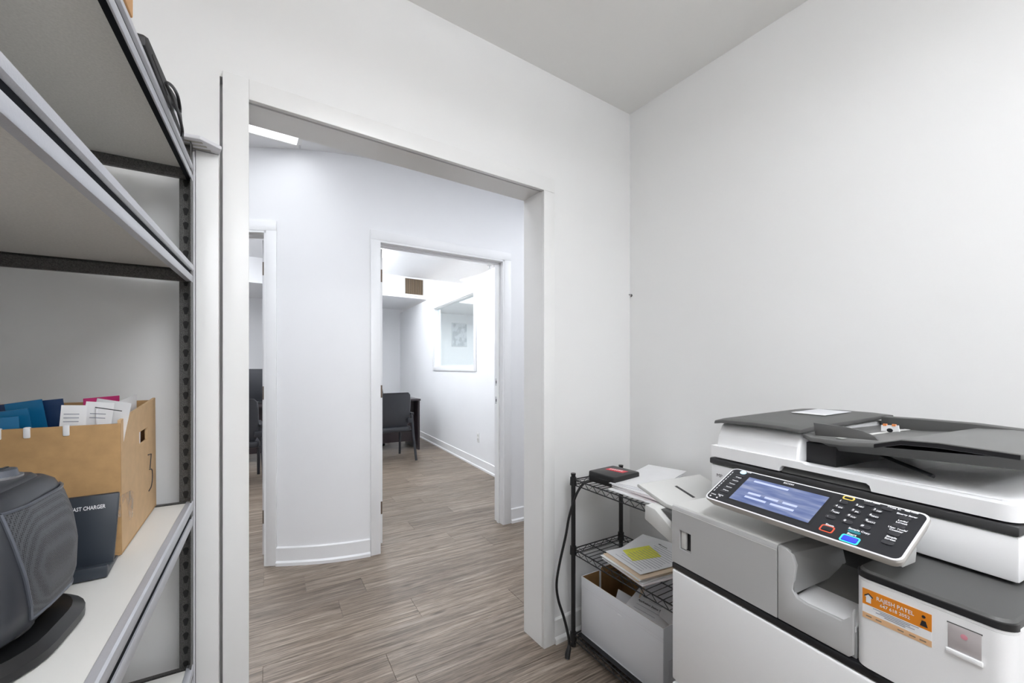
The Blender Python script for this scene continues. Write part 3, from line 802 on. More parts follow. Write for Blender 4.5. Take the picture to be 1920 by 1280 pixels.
inbox('blue_folder', 'dark teal folder at the back of the brown box', 'folder', -.125, .100, .120, .295, M_blueD, 6, -5, .02, .003, roll=-6)
inbox('blue_folder', 'blue folder corner rising behind the white sheets in the brown box', 'folder', -.100, .080, .050, .300, M_blue, 5, -5, .02, .002, roll=-9)
inbox('black_folder', 'black folder at the left of the brown box', 'folder', -.195, .055, .06, .268, M_black, 4, 0, .0, .003)
inbox('manila_folder', 'buff folder lying over the back left of the brown box', 'folder', -.175, .190, .13, .290, M_manila, 22, 0, .05, .003, dz=.002)

# ================================================================== WIRELESS CHARGER
ch = empty('wireless_charger', (-.232, 1.040, .9155), R(0), label='black wireless charging stand in front of the brown box', cat='charger')
ch.rotation_euler = (TILT, 0, 0)
b = MB(); b.loft([[(x, .012 + .030 * k + y * .010, .006 + .125 * k) for x, y in [(-.042 - .004 * k, 0), (.042 + .004 * k, 0), (.042 + .004 * k, 1), (-.042 - .004 * k, 1)]] for k in (0, 1)])
bk = b.build('back_plate', M_slate, ch, .003)
b = MB(); b.prism([(-.030, .0), (.055, .0), (.055, .006), (.02, .010), (-.018, .012), (-.020, .022), (-.030, .022)], 'x', -.042, .042); b.build('base', M_slate, ch, .003)
text_mesh('FAST CHARGER', .0098, M_wink, 'lettering', bk, frame((-.018, .0345 - .0005, .1105), (1, 0, 0), (0, .033, .125)), bold=.0002, width=.046)

# ================================================================== FAN HEATER
ht = empty('fan_heater', (-.288, .846, .908), R(-8), label='dark grey oscillating fan heater at the front of the shelf', cat='heater')
ht.rotation_euler = (TILT, 0, R(-8))
ht.scale = (1, 1, 1)
# local: +x is its front (towards the room), y its width
b = MB(); b.loft([[(x, y, z) for x, y in rrect(-.092 + i, .092 - i, -.116 + i, .122 - i, .088, 8)] for z, i in ((.001, .0), (.012, .0), (.016, .004), (.022, .012))])
b.build('foot', M_black, ht)
MB().cyl((0, 0), .055, .020, .040, 24, .048).build('swivel_neck', M_black, ht)
rings = []
HZ = ((.034, .060, .074), (.044, .070, .086), (.075, .077, .092), (.120, .079, .093), (.165, .075, .088), (.200, .068, .079), (.214, .063, .073), (.222, .054, .064))
def hring(z, a, c, n=40):
    out = []
    for i in range(n):
        t = 2 * math.pi * i / n; cx_, sy_ = math.cos(t), math.sin(t)
        e = .40
        out.append((a * math.copysign(abs(cx_) ** e, cx_), c * math.copysign(abs(sy_) ** e, sy_), z))
    return out
b = MB(); b.loft([hring(*h_) for h_ in HZ]); b.build('housing', M_heat, ht, smooth=50)
# front grille: patch following the housing front, slightly proud
rings = []
zz = [.054 + i * (.203 - .054) / 14 for i in range(15)]
def hprof(z):
    for (z0, a0, c0), (z1, a1, c1) in zip(HZ[:-1], HZ[1:]):
        if z0 <= z <= z1:
            k = (z - z0) / (z1 - z0); return a0 + (a1 - a0) * k, c0 + (c1 - c0) * k
    return HZ[-1][1:]
for z in zz:
    a, c = hprof(z)
    row = []
    for j in range(17):
        kz = (z - zz[0]) / (zz[-1] - zz[0])
        vl = -.45 - .40 * kz ** .8; vr = .945 - .06 * (2 * kz - 1) ** 2
        v = vl + (vr - vl) * j / 16
        yy = v * c
        xx = a * (1 - abs(v) ** 5) ** .2
        e_ = min(j, 16 - j) / 8.0
        row.append((xx + .0012 + .0035 * min(1, e_ * 2), yy + (.0012 if j == 16 else 0), z))
    rings.append(row)
b = MB(); b.loft(rings, cap=False, closed=False); gr = b.build('front_grille', M_grille, ht, smooth=60)
b = MB(); b.tube([rings[0][j] for j in range(17)], .0022, 6); b.tube([rings[-1][j] for j in range(17)], .0022, 6)
b.tube([r_[0] for r_ in rings], .0022, 6); b.tube([r_[-1] for r_ in rings], .0022, 6)
b.build('grille_rim', M_heat2, gr)
b = MB(); b.loft([hring(.2225, .048, .060), hring(.227, .044, .056)]); b.build('top_panel', M_heat, ht, smooth=50)
for yy in (-.030, .030):
    o = MB().cyl((.016, yy), .021, .227, .2295, 24).build('dial_ring', M_silver, ht)
    MB().cyl((.016, yy), .017, .2295, .238, 24, .015).build('dial', M_heat2, o)
    b = MB(); b.box(.015, .018, yy - .013, yy + .013, .238, .2395); b.build('dial_mark', M_black, o)
b = MB(); b.box(-.062, -.044, -.05, .05, .213, .230); b.build('carry_handle', M_heat2, ht, .006)

# ================================================================== THINGS ON THE TOP SHELF
ZT = 1.8325
tb = empty('cardboard_carton', (-.130, .843, ZT - .0125), SR, label='orange-brown carton on the top shelf at the frame edge', cat='box')
b = MB(); b.box(-.30, 0, -.40, 0, 0, .30); b.build('body', M_orange, tb, .002)
b = MB(); b.box(-.175, -.125, -.401, .001, .2995, .3008); b.build('tape', M_tape, tb)
nm = empty('network_modem', (-.124, .905, ZT - .011), SR, label='flat black modem lying at the front of the top shelf', cat='modem')
b = MB(); b.prism([(0, 0), (.195, 0), (.195, .045), (.16, .040), (.02, .028), (0, .018)], 'x', -.16, 0); b.build('case', M_blackmat, nm, .004)
b = MB(); b.box(-.0, .0008, .04, .16, .010, .013); b.build('vent_slot', M_slot, nm)
ps = empty('power_adapter', (-.113, 1.115, ZT - .006), SR, label='black boxy power adapter next to the modem on the top shelf', cat='adapter')
b = MB(); b.prism([(0, 0), (.145, 0), (.145, .028), (.115, .062), (.05, .062), (0, .05)], 'x', -.10, 0); b.build('case', M_blackmat, ps, .004)
b = MB(); b.box(.0, .0008, .03, .12, .014, .034); b.build('rating_label', M_papergrey, ps)
cb = MB().tube([(-.120, 1.04, ZT + .012), (-.108, 1.06, ZT + .02), (-.102, 1.10, ZT + .026), (-.100, 1.130, ZT + .016), (-.101, 1.132, ZT + .002), (-.106, 1.09, ZT - .004)], .003, 8, smooth=6).build('loop_cable', M_black)
tag(cb, 'thin black cable looping over the top shelf edge', 'cable', 'black cables on the top shelf')
cb = MB().tube([(-.112, 1.03, ZT + .004), (-.104, 1.07, ZT - .006), (-.100, 1.11, ZT - .010), (-.098, 1.155, ZT - .020), (-.099, 1.162, ZT - .034)], .003, 8, smooth=6).build('loop_cable', M_black)
tag(cb, 'second thin black cable hanging lower by the shelf corner', 'cable', 'black cables on the top shelf')

# white board standing between shelving and casing, packet on top
wb = empty('white_board_stack', (-.066, 1.448, 0), 0, label='tall white boards standing upright between shelving post and door casing', cat='board')
b = MB(); b.box(-.026, .026, -.024, .022, 0, 1.888); b.build('board', M_trim, wb, .002)
b = MB(); b.box(-.0312, -.0268, -.022, .022, 0, 1.884); b.build('thin_panel', M_papergrey, wb)
pk = empty('paper_packet', (-.079, 1.41, 1.8895), R(-12), label='flattened clear-wrapped packet lying across the top of the white boards', cat='packet')
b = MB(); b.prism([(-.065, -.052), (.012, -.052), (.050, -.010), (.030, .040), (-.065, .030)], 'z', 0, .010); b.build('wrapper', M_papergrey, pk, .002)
b = MB()
for i in range(4): b.box(-.045, .012 + .004 * i, -.036 + i * .02, -.028 + i * .02, -.0006, .0)
b.build('printed_stripe', mat('grey stripe print', (.42, .40, .36), .6), pk)

# ================================================================== WIRE RACK
RK = empty('wire_rack', (1.298, 1.421, 0), R(-2.3), label='black three-tier wire rack in the corner by the doorway', cat='rack')
RD, RL = .31, .575     # x depth, y length (towards -y)
corners = [(0, 0), (RD, 0), (0, -RL), (RD, -RL)]
for cx_, cy_ in corners:
    o = MB().cyl((cx_, cy_), .0105, 0.0, .795, 14).build('post', M_black, RK)
    MB().cyl((cx_, cy_), .0118, .793, .799, 14).build('cap', M_black, o)
    MB().cyl((cx_, cy_), .013, .0, .012, 14).build('foot', M_black, o)
    for z in (.775, .455, .058):
        MB().cyl((cx_, cy_), .0165, z - .030, z + .006, 14, .0145).build('collar', M_black, o)
for z in (.770, .450, .053):
    b = MB(); r = .0022
    zt, zb = z, z - .024
    for (xa, ya), (xb, yb) in (((0, 0), (RD, 0)), ((0, 0), (0, -RL)), ((RD, 0), (RD, -RL)), ((0, -RL), (RD, -RL))):
        b.tube([(xa, ya, zt), (xb, yb, zt)], .0030, 6); b.tube([(xa, ya, zb), (xb, yb, zb)], .0026, 6)
        L_ = math.hypot(xb - xa, yb - ya); nz = max(4, int(L_ / .026)); pts = []
        for i in range(nz + 1):
            k = i / nz; pts.append((xa + (xb - xa) * k, ya + (yb - ya) * k, zt if i % 2 else zb))
        b.tube(pts, .0017, 5)
    nw = 22
    for i in range(1, nw):
        yy = -RL * i / nw; b.tube([(0, yy, zt + .001), (RD, yy, zt + .001)], .0017, 5)
    for k in (.33, .67): b.tube([(RD * k, 0, zt - .003), (RD * k, -RL, zt - .003)], .0026, 5)
    b.build('wire_shelf', M_black, RK, smooth=60)

b = MB(); b.box(.012, RD - .012, -RL + .012, -.012, .0555, .0568); b.build('shelf_liner', mat('glossy black liner', (.012, .012, .013), .18), RK)
# power cord hanging off the rack
pcd = empty('power_lead', (1.23, 1.40, 0), label='black power cord draped off the rack down to the floor', cat='cord')
pts = [(1.40, 1.33, .778), (1.352, 1.345, .777), (1.318, 1.366, .765), (1.287, 1.386, .715), (1.261, 1.405, .618), (1.245, 1.414, .521), (1.219, 1.426, .399), (1.203, 1.428, .310), (1.207, 1.420, .240), (1.224, 1.402, .165), (1.236, 1.385, .085), (1.234, 1.378, .052)]
pts = [(x - 1.23, y - 1.40, z) for x, y, z in pts]
MB().tube(pts, .0060, 8, smooth=6).build('cable', M_black, pcd)
pl = MB().tube([(.004, -.022, .052), (.002, -.024, .040), (-.010, -.028, .020), (-.014, -.030, .004)], [.006, .0105, .0125, .011], 10).build('plug', M_black, pcd)
MB().tube([(-.0135, -.030, .006), (-.0145, -.0305, .001)], .007, 8).build('plug_face', M_silver, pl)

# black case with red label
bc = empty('black_case', (1.418, 1.283, .7735), R(2), label='black zip case with a red label on the top of the wire rack', cat='case')
b = MB(); b.prism(rrect(-.086, .086, -.078, .078, .012, 4), 'z', 0, .047); b.build('body', M_black, bc, .006, 3)
b = MB(); b.prism(rrect(-.087, .087, -.079, .079, .012, 4), 'z', .023, .026); b.build('zip', M_blackmat, bc)
b = MB(); b.prism([(-.005, .046), (.03, .046), (.045, -.045), (.004, -.045)], 'z', .0472, .0480); rl_ = b.build('red_label', M_red, bc)
b = MB()
for k in range(6): b.box(.010 + .002 * k, .024 + .002 * k, .030 - k * .011, .037 - k * .011, .0480, .0483)
b.build('lettering', M_paper, rl_)

def flat_sheet(name, label, m, c, z, W, H, rz, cat='paper', group=None, th=.0006, curl=0.0, parent=None, tilt=(0, 0)):
    b = MB(); n = 8; rings = []
    for i in range(n + 1):
        u = -W / 2 + W * i / n; k = (i / n)
        dz = curl * (k * k)
        rings.append([(u, -H / 2, dz), (u, H / 2, dz), (u, H / 2, dz + th), (u, -H / 2, dz + th)])
    b.loft(rings); o = b.build(name, m, parent, smooth=60)
    o.location = (c[0], c[1], z); o.rotation_euler = (tilt[0], tilt[1], rz)
    if parent is None: tag(o, label, cat, group)
    return o
# stack on top of the rack: lower pile (several sheets) then upper envelopes
g = 'papers on the top rack shelf'
zt = .7735
lp = [(M_paper, 'bottom white sheet of the pile on the rack top', -.02, 1), (M_paperP, 'pinkish leaflet low in the pile on the rack top', .0, -3),
      (M_paper, 'thick white booklet in the pile on the rack top', .005, 2), (M_paperP, 'pink edged form in the middle of the rack top pile', .0, -2),
      (M_paper, 'white form in the upper half of the rack top pile', .004, 4)]
for i, (m_, lab, ox, a) in enumerate(lp):
    flat_sheet('paper_sheet', lab, m_, (1.425 + ox, 1.072), zt + .0005 + i * .0045, .215, .270, R(-3 + a), group=g, th=.0035)
flat_sheet('envelope', 'large white envelope topmost on the rack, its corner sticking out', M_paper, (1.53, 1.175), zt + .0245, .36, .185, R(12), cat='envelope', group=g, th=.0012, curl=.012)
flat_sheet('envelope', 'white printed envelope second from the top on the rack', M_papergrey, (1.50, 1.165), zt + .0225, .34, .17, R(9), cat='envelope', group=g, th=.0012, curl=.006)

# stack on the middle shelf with a highlighted page
g = 'papers on the middle rack shelf'
z2 = .4535
for i, (m_, lab, ox, oy, a) in enumerate([(M_paperP, 'pinkish bottom sheet of the middle shelf pile', -.01, -.015, 0), (M_paper, 'white sheet low in the middle shelf pile', -.008, .0, 3),
      (M_manila, 'manila folder in the middle shelf pile', -.004, .004, -2), (M_paper, 'white sheet above the manila folder on the middle shelf', -.008, .008, 2),
      (M_manila, 'second manila folder near the top of the middle shelf pile', .0, .0, 0)]):
    flat_sheet('paper_sheet', lab, m_, (1.462 + ox, 1.125 + oy), z2 + .0005 + i * .0042, .30, .24, R(-10 + a), group=g, th=.0032)
flat_sheet('paper_sheet', 'loose white sheet rotated under the highlighted page', M_paper, (1.54, 1.18), z2 + .0225, .26, .20, R(12), group=g, th=.0010)
hs = flat_sheet('printed_page', 'white printed page with a yellow highlighted block on the middle shelf', M_paper, (1.478, 1.138), z2 + .0245, .295, .225, R(-10), cat='paper', group=g, th=.0010)
b = MB(); b.prism([(-.072, .088), (-.100, -.012), (.042, -.030), (.070, .078)], 'z', .0011, .0014); b.build('highlight', M_yel, hs)
b = MB()
for i in range(15):
    x = -.125 + i * .0165
    b.box(x, x + .0022, -.095 + .01 * math.sin(i), .07 - .02 * abs(math.sin(i * 1.7)), .0015, .0017)
b.build('text_lines', M_inkg, hs)
b = MB(); b.box(.118, .124, .055, .072, .0015, .0017); b.box(.118, .122, .02, .052, .0015, .0017); b.build('letterhead', M_ink, hs)

# white carton on the bottom shelf
wbx = empty('file_carton', (1.333, 1.405, .0575), R(-2.3), label='white file carton with brown inside on the bottom rack shelf', cat='box')
CW, CL, CH = .265, .455, .262
th = .005
b = MB(); b.box(0, CW, -CL, 0, 0, th); b.build('bottom', M_wbox, wbx)
def walled(x0, x1, y0, y1, zt_, inner):
    b = MB(); b.box(x0, x1, y0, y1, th, zt_); return b
o = walled(0, .0032, -CL, 0, CH, None).build('long_panel', M_wbox, wbx, .001)
b = MB(); b.box(.0032, th, -CL + .003, -.003, th, CH - .001); b.build('inner_liner', M_cardD, o)
b = MB(); b.box(-.0007, 0, -CL, 0, CH - .040, CH - .0385); b.box(-.0007, 0, -CL, 0, CH - .052, CH - .0505); b.build('crease', M_papergrey, o)
o = walled(CW - .0032, CW, -CL, 0, CH, None).build('long_panel', M_wbox, wbx, .001)
b = MB(); b.box(CW - th, CW - .0032, -CL + .003, -.003, th, CH - .001); b.build('inner_liner', M_cardD, o)
# far end panel with an open slit
for xa, xb in ((.0033, .108), (.120, CW - .0033)):
    b = MB(); b.box(xa, xb, -.0032, 0, th, CH - (.0 if xa < .1 else -.012)); o = b.build('end_panel', M_wbox, wbx)
    b = MB(); b.box(xa + .002, xb, -th, -.0032, th, CH - (.001 if xa < .1 else -.011)); b.build('inner_liner', M_cardD, o)
b = MB(); b.box(.108, .120, -.0032, 0, th, CH - .085); b.build('end_panel', M_wbox, wbx)
o = walled(.0033, CW - .0033, -CL, -CL + .0032, CH, None).build('end_panel', M_wbox, wbx)
b = MB(); b.box(.0033, CW - .0033, -CL + .0032, -CL + th, th, CH - .001); b.build('inner_liner', M_cardD, o)
b = MB(); b.prism([(.03, .03), (CW - .03, .03), (CW - .03, .13), (.03, .13)], 'y', -CL - .0008, -CL); b.build('hand_hole_outline', M_papergrey, o)
g = 'papers inside the white file carton'
def inc(name, lab, m_, lx, ly, lz, W, H, rx, ry, rz, th_=.001):
    b = MB(); b.box(-W / 2, W / 2, -H / 2, H / 2, 0, th_); o = b.build(name, m_)
    a = R(-2.3)
    o.location = (1.333 + lx * math.cos(a) - ly * math.sin(a), 1.405 + lx * math.sin(a) + ly * math.cos(a), .057 + lz)
    o.rotation_euler = (R(rx), R(ry), R(rz)); tag(o, lab, 'paper', g); return o
inc('paper_sheet', 'white sheet base layer inside the carton', M_paper, .13, -.30, .165, .22, .26, 0, 0, 0, .004)
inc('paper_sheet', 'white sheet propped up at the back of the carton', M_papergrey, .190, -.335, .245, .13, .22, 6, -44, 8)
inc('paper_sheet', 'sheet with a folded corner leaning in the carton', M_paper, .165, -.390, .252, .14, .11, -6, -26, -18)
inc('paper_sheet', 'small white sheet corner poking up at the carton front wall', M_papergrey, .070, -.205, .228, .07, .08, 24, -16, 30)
inc('manila_sheet', 'buff card tucked between papers in the carton', M_manila, .165, -.245, .235, .06, .07, 30, -24, 25)
pg = inc('printed_form', 'printed form with bold heading lying in the white carton', M_paper, .112, -.318, .222, .20, .215, 5, -16, 8)
b = MB()
b.box(.045, .050, .052, .072, .0011, .0014); b.build('crest', M_ink, pg)
text_mesh('Application Status Tracker', .013, M_ink, 'heading', pg, frame((.018, .078, .0014), (0, -1, 0), (1, 0, 0)), bold=.0004, width=.135)
b = MB()
for i in range(5): b.box(.038 - i * .022 - (.0 if i == 0 else .02), .0395 - i * .022 - (.0 if i == 0 else .02), -.06 + .02 * (i % 3), .04 - .03 * (i % 2) if i == 0 else .075, .0011, .0013)
b.build('text_lines', M_inkg, pg)

# ================================================================== COPIER
CP = empty('copier', (1.004, .698, 0), math.atan2(-.9885, -.151), label='large white and grey multifunction copier against the right wall', cat='copier')
W_, DPT = .587, .62
# lower cabinet: two paper drawers and the front cover
b = MB(); b.box(.0, W_, .012, DPT, .03, .735); b.build('cabinet', M_cw, CP, .004)
for i, (z0, z1) in enumerate(((.06, .235), (.245, .42))):
    b = MB(); b.prism(rrect(.002, W_ - .002, 0, 1, .0, 1)[0:0] or [(.002, z0), (W_ - .002, z0), (W_ - .002, z1), (.002, z1)], 'y', -.002, .0118); o = b.build('paper_drawer', M_cw, CP, .004)
    b = MB(); b.box(.20, .39, -.006, -.002, z1 - .045, z1 - .02); b.build('drawer_pull', M_cd, o, .004)
b = MB(); b.box(.002, W_ - .002, -.002, .0118, .43, .733); b.build('front_door', M_cw, CP, .005, 3)
for x in (.06, W_ - .06):
    for y in (.08, DPT - .08):
        MB().tube([(x - .012, y, .016), (x + .012, y, .016)], .0155, 14).build('caster', M_black, CP)
b = MB(); b.box(.001, W_ - .001, -.0005, DPT - .02, .735, .7505); b.build('black_strip', M_ck, CP, .002)
# left grey cover with the slot window
b = MB()
sx0, sx1, sz0, sz1 = .026, .064, .797, .848
def cover_piece(x0, x1, z0, z1): b.box(x0, x1, 0, .012, z0, z1)
b.box(0, sx0, 0, .012, .753, .900); b.box(sx1, .2885, 0, .012, .753, .900)
b.box(sx0, sx1, 0, .012, .753, sz0); b.box(sx0, sx1, 0, .012, sz1, .900)
b.prism([(0, .900), (.012, .900), (.40, .900), (.40, .909), (.008, .909), (.002, .906)], 'x', 0, .2885)
lc = b.build('left_cover', M_cg, CP, smooth=30)
b = MB(); b.box(.001, .2885, .0175, .40, .7515, .899); b.build('left_body', M_cg, CP)
b = MB(); b.box(sx0 - .002, sx1 + .002, .0125, .017, sz0 - .002, sz1 + .002); b.build('slot_recess', M_ck, lc)
b = MB(); b.box(sx0 + .002, sx0 + .018, .004, .0122, sz0 + .002, sz1); b.build('slot_lever', M_cgl, lc, .002)
b = MB(); b.box(.001, .2880, .010, .16, .9092, .9100); b.build('top_plate', M_cgl, lc)
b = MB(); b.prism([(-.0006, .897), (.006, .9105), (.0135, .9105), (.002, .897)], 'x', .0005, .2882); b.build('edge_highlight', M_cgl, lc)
# recess cover (grey, dips to the hand recess)
b = MB()
prof = [(.2905, .753), (.428, .753), (.428, .80), (.424, .83)]
# front skin polygon with a dip
poly = [(.2905, .753), (.420, .753), (.427, .760), (.427, .845), (.421, .826), (.408, .813), (.345, .812), (.328, .815), (.319, .828), (.326, .880), (.318, .902), (.306, .908), (.2905, .909)]
b.prism(poly, 'y', 0, .010)
rc = b.build('recess_cover', M_cg, CP, .0015)
b = MB()   # recess floor rising to the back and its left cheek
rings = []
for y, z, xl in ((.006, .811, .318), (.03, .8125, .318), (.080, .8205, .318)):
    rings.append([(xl, y, z), (.428, y, z), (.428, y, z - .01), (xl, y, z - .01)])
b.loft(rings); b.build('recess_lit_floor', M_cw, rc, smooth=60)  # white tone paints in the light falling on the ledge
b = MB(); rings = []
for y, z, xl in ((.079, .8200, .318), (.095, .838, .320), (.14, .864, .322)):
    rings.append([(xl, y, z), (.428, y, z), (.428, y, z - .01), (xl, y, z - .01)])
b.loft(rings); b.build('recess_slope', mat('copier tray grey', (.17, .17, .165), .42, bump=.1, bscale=800), rc, smooth=60)
b = MB(); b.loft([[(.2905, .004, .909), (.318, .004, .903), (.322, .004, .82), (.2905, .004, .80)], [(.2905, .15, .909), (.335, .15, .905), (.347, .15, .85), (.2905, .15, .80)]]); b.build('recess_cheek', mat('copier recess shade grey', (.30, .30, .295), .45), rc, smooth=0)  # cheek toned darker than the cover as painted recess shade
b = MB(); b.box(.2905, .428, .010, .40, .7515, .8085); b.build('lower_body', M_cg, CP)
b = MB(); b.box(.2905, .43, .30, .40, .80, .93); b.build('inner_wall', M_cd, CP)
b = MB(); b.loft([[(.32, .14, .862), (.43, .14, .862), (.43, .14, .85), (.32, .14, .85)], [(.2905, .30, .905), (.43, .30, .905), (.43, .30, .895), (.2905, .30, .895)]]); b.build('inner_ramp', M_cd, CP)
# white toner cover with rounded corners and dark cap
def rc_poly(x0, x1, y0, y1, r0, r1):
    pts = []
    for i in range(7):
        a = R(180 + 90 * i / 6); pts.append((x0 + r0 + r0 * math.cos(a), y0 + r0 + r0 * math.sin(a)))
    for i in range(7):
        a = R(270 + 90 * i / 6); pts.append((x1 - r1 + r1 * math.cos(a), y0 + r1 + r1 * math.sin(a)))
    return pts + [(x1, y1), (x0, y1)]
b = MB(); b.prism(rc_poly(.4285, .620, -.002, .40, .022, .022), 'z', .753, .906); tcv = b.build('toner_cover', M_cw, CP, smooth=30)
b = MB(); b.prism(rc_poly(.4285, .620, -.002, .40, .022, .022), 'z', .9065, .9105); b.build('cover_lip', M_cw, tcv, smooth=30)
b = MB()
b.loft([[(x, y, z) for x, y in rc_poly(.4285 + i, .620 - i, -.002 + i, .40, .022, .022)] for z, i in ((.911, .0015), (.922, .0015), (.926, .0045))])
b.build('dark_cap', M_cd, CP, smooth=30)
b = MB(); b.box(.4300, .6185, -.001, .0, .9108, .9218)
b = MB()
b.loft([[(x, y, z) for x, y in rc_poly(.4276, .6209, -.0029, .02, .022, .022)[:14]] for z in (.9112, .9212)], cap=False, closed=False)
b.build('cap_band', M_ck, CP, smooth=60)
b = MB(); b.box(.553, .589, -.0027, -.0019, .855, .893); wi = b.build('sensor_window', mat('smoky window', (.50, .46, .46), .25), tcv, .001)
b = MB(); b.box(.551, .591, -.0055, -.0019, .8465, .8545); b.build('window_ledge', M_cw, tcv, .0015)
b = MB(); b.box(.552, .590, -.0024, -.0019, .8925, .8945); b.build('window_shadow_gap', M_cd, tcv)
MB().cyl((0, 0), .004, 0, .0004, 16).build('window_glow', mat('pinkish lamp', (.70, .30, .36), .5), tcv).matrix_basis = frame((.571, -.0029, .880), (1, 0, 0), (0, 0, 1))
# service sticker
st = empty('service_sticker', (0, 0, 0)); st.parent = CP
b = MB(); b.box(.4425, .5345, -.0026, -.0020, .866, .8935); b.build('orange_band', M_stk, st)
b = MB(); b.box(.4425, .5345, -.0026, -.0020, .8415, .8515); b.build('pale_band', M_stkp, st)
b = MB(); b.box(.4425, .5345, -.0024, -.0020, .8515, .866); b.build('white_band', M_cw, st)
def stxt(body, x, z, size, m_, wd):
    return text_mesh(body, size, m_, 'lettering', st, frame((x, -.0030, z), (1, 0, 0), (0, 0, 1)), align='CENTER', bold=.0001, width=wd)
stxt('RAJESH PATEL', .488, .8835, .0095, M_wink, .050)
stxt('647 618 2052', .488, .8740, .0075, M_wink, .040)
for z, x0, x1 in ((.8632, .458, .519), (.8605, .468, .508), (.8578, .462, .514), (.8550, .474, .502)):
    b = MB(); b.box(x0, x1, -.0028, -.0024, z, z + .0011); b.build('lettering', M_inkg, st)
for x0 in (.448, .462, .492, .507, .520):
    b = MB(); b.box(x0, x0 + .008, -.0030, -.0026, .8455, .8475); b.build('lettering', M_vent, st)
b = MB(); b.box(.448, .455, -.0031, -.0026, .8705, .8800); b.prism([(.4460, .8800), (.4575, .8800), (.4515, .8850)], 'y', -.0032, -.0026); b.build('house_icon', M_wink, st)
b = MB(); b.prism([(.4455, .8822), (.4515, .8872), (.4580, .8822), (.4575, .8800), (.4515, .8850), (.4460, .8800)], 'y', -.0034, -.0026)
b.prism(ell(.5250, .8855, .0024, .0024, 10), 'y', -.0032, -.0026); b.prism([(.5205, .8700), (.5300, .8700), (.5275, .8790), (.5228, .8790)], 'y', -.0032, -.0026)
b.build('roof_and_agent_icon', M_ink, st)

# side exit tray and lever on the left end
b = MB(); b.prism([(0, .868), (0, .880), (-.078, .879), (-.198, .9075), (-.204, .905), (-.204, .897), (-.08, .866)], 'y', .060, .345)
# front/back parallelogram feel: tray slightly angled
tr = b.build('side_tray', M_cgl, CP, .002)
b = MB(); b.prism([(-.155, .8969), (-.082, .8799), (-.082, .8806), (-.155, .8976)], 'y', .175, .186); b.build('tray_slot', M_ck, tr)
b = MB(); b.prism([(-.126, .868), (-.085, .866), (-.002, .820), (-.002, .782), (-.127, .823)], 'y', .020, .30); lv = b.build('bypass_guide', M_cgl, CP, .003)
b = MB(); b.prism([(-.080, .8655), (-.004, .8235), (-.004, .860), (-.05, .8655)], 'y', .040, .28); b.build('guide_gap_shade', M_cd, lv)  # charcoal filler stands for the shadow in the groove

# scanner base
b = MB(); b.box(.002, W_, .154, .60, .932, 1.008); sb = b.build('scanner_base', M_cw, CP, .004)
b = MB(); b.box(.03, W_ - .03, .30, .58, .80, .932); b.build('scanner_column', M_cd, CP)
text_mesh('MP', .013, M_ink, 'model_mark', sb, frame((.020, .1534, .978), (1, 0, 0), (0, 0, 1)), width=.018)
b = MB(); b.box(-.002, W_ + .001, .151, .60, 1.0085, 1.026); b.build('scanner_rim', mat('copier dark rim', (.04, .04, .041), .38), CP, .004)
# lid, with the handle notch in the front edge
b = MB()
poly = [(0.002, 1.030), (.198, 1.030), (.200, 1.040), (.206, 1.045), (.378, 1.045), (.384, 1.041), (.387, 1.030), (.560, 1.030), (.560, 1.058), (.26, 1.058), (.25, 1.062), (.002, 1.062)]
b.prism(poly, 'y', .154, .175)
lid = b.build('document_lid', M_cw, CP, smooth=0)
b = MB(); b.box(.002, .56, .175, .60, 1.030, 1.056); b.build('lid_body', M_cw, lid, smooth=0)
cp_ = [(.560, .60), (.560, .154)] + [(.5655 + .0225 * math.sin(R(90 * i / 6)), .154 + .0225 - .0225 * math.cos(R(90 * i / 6))) for i in range(1, 7)] + [(.588, .60)]
b = MB(); b.prism(cp_, 'z', 1.030, 1.058); b.build('lid_corner', M_cw, lid, smooth=30)
b = MB(); b.prism([(.160, 1.0285), (.200, 1.0285), (.200, 1.044), (.178, 1.044)], 'x', .200, .386); b.build('handle_recess', mat('copier handle grey', (.13, .13, .128), .4), lid)
# raised output area on the lid right side
b = MB(); b.loft([[(.30, .19, 1.0562), (.588, .19, 1.0562), (.588, .19, 1.060), (.30, .19, 1.0575)], [(.40, .36, 1.0562), (.588, .36, 1.0562), (.588, .36, 1.078), (.40, .36, 1.060)], [(.40, .58, 1.0562), (.588, .58, 1.0562), (.588, .58, 1.082), (.40, .58, 1.060)]])
b.build('output_tray', M_cw, lid, .002)
# document feeder left block
b = MB()
prof_l = [(.165, 1.0565), (.60, 1.0565), (.60, 1.130), (.56, 1.138), (.20, 1.128), (.185, 1.122), (.172, 1.095)]
b.prism(prof_l, 'x', .012, .236); fd = b.build('feeder_block', M_cw, CP, .006, 3)
b = MB(); b.prism([(.1705, 1.058), (.164, 1.058), (.1705, 1.094)], 'x', .015, .232); b.build('lower_bevel', M_cw, fd)
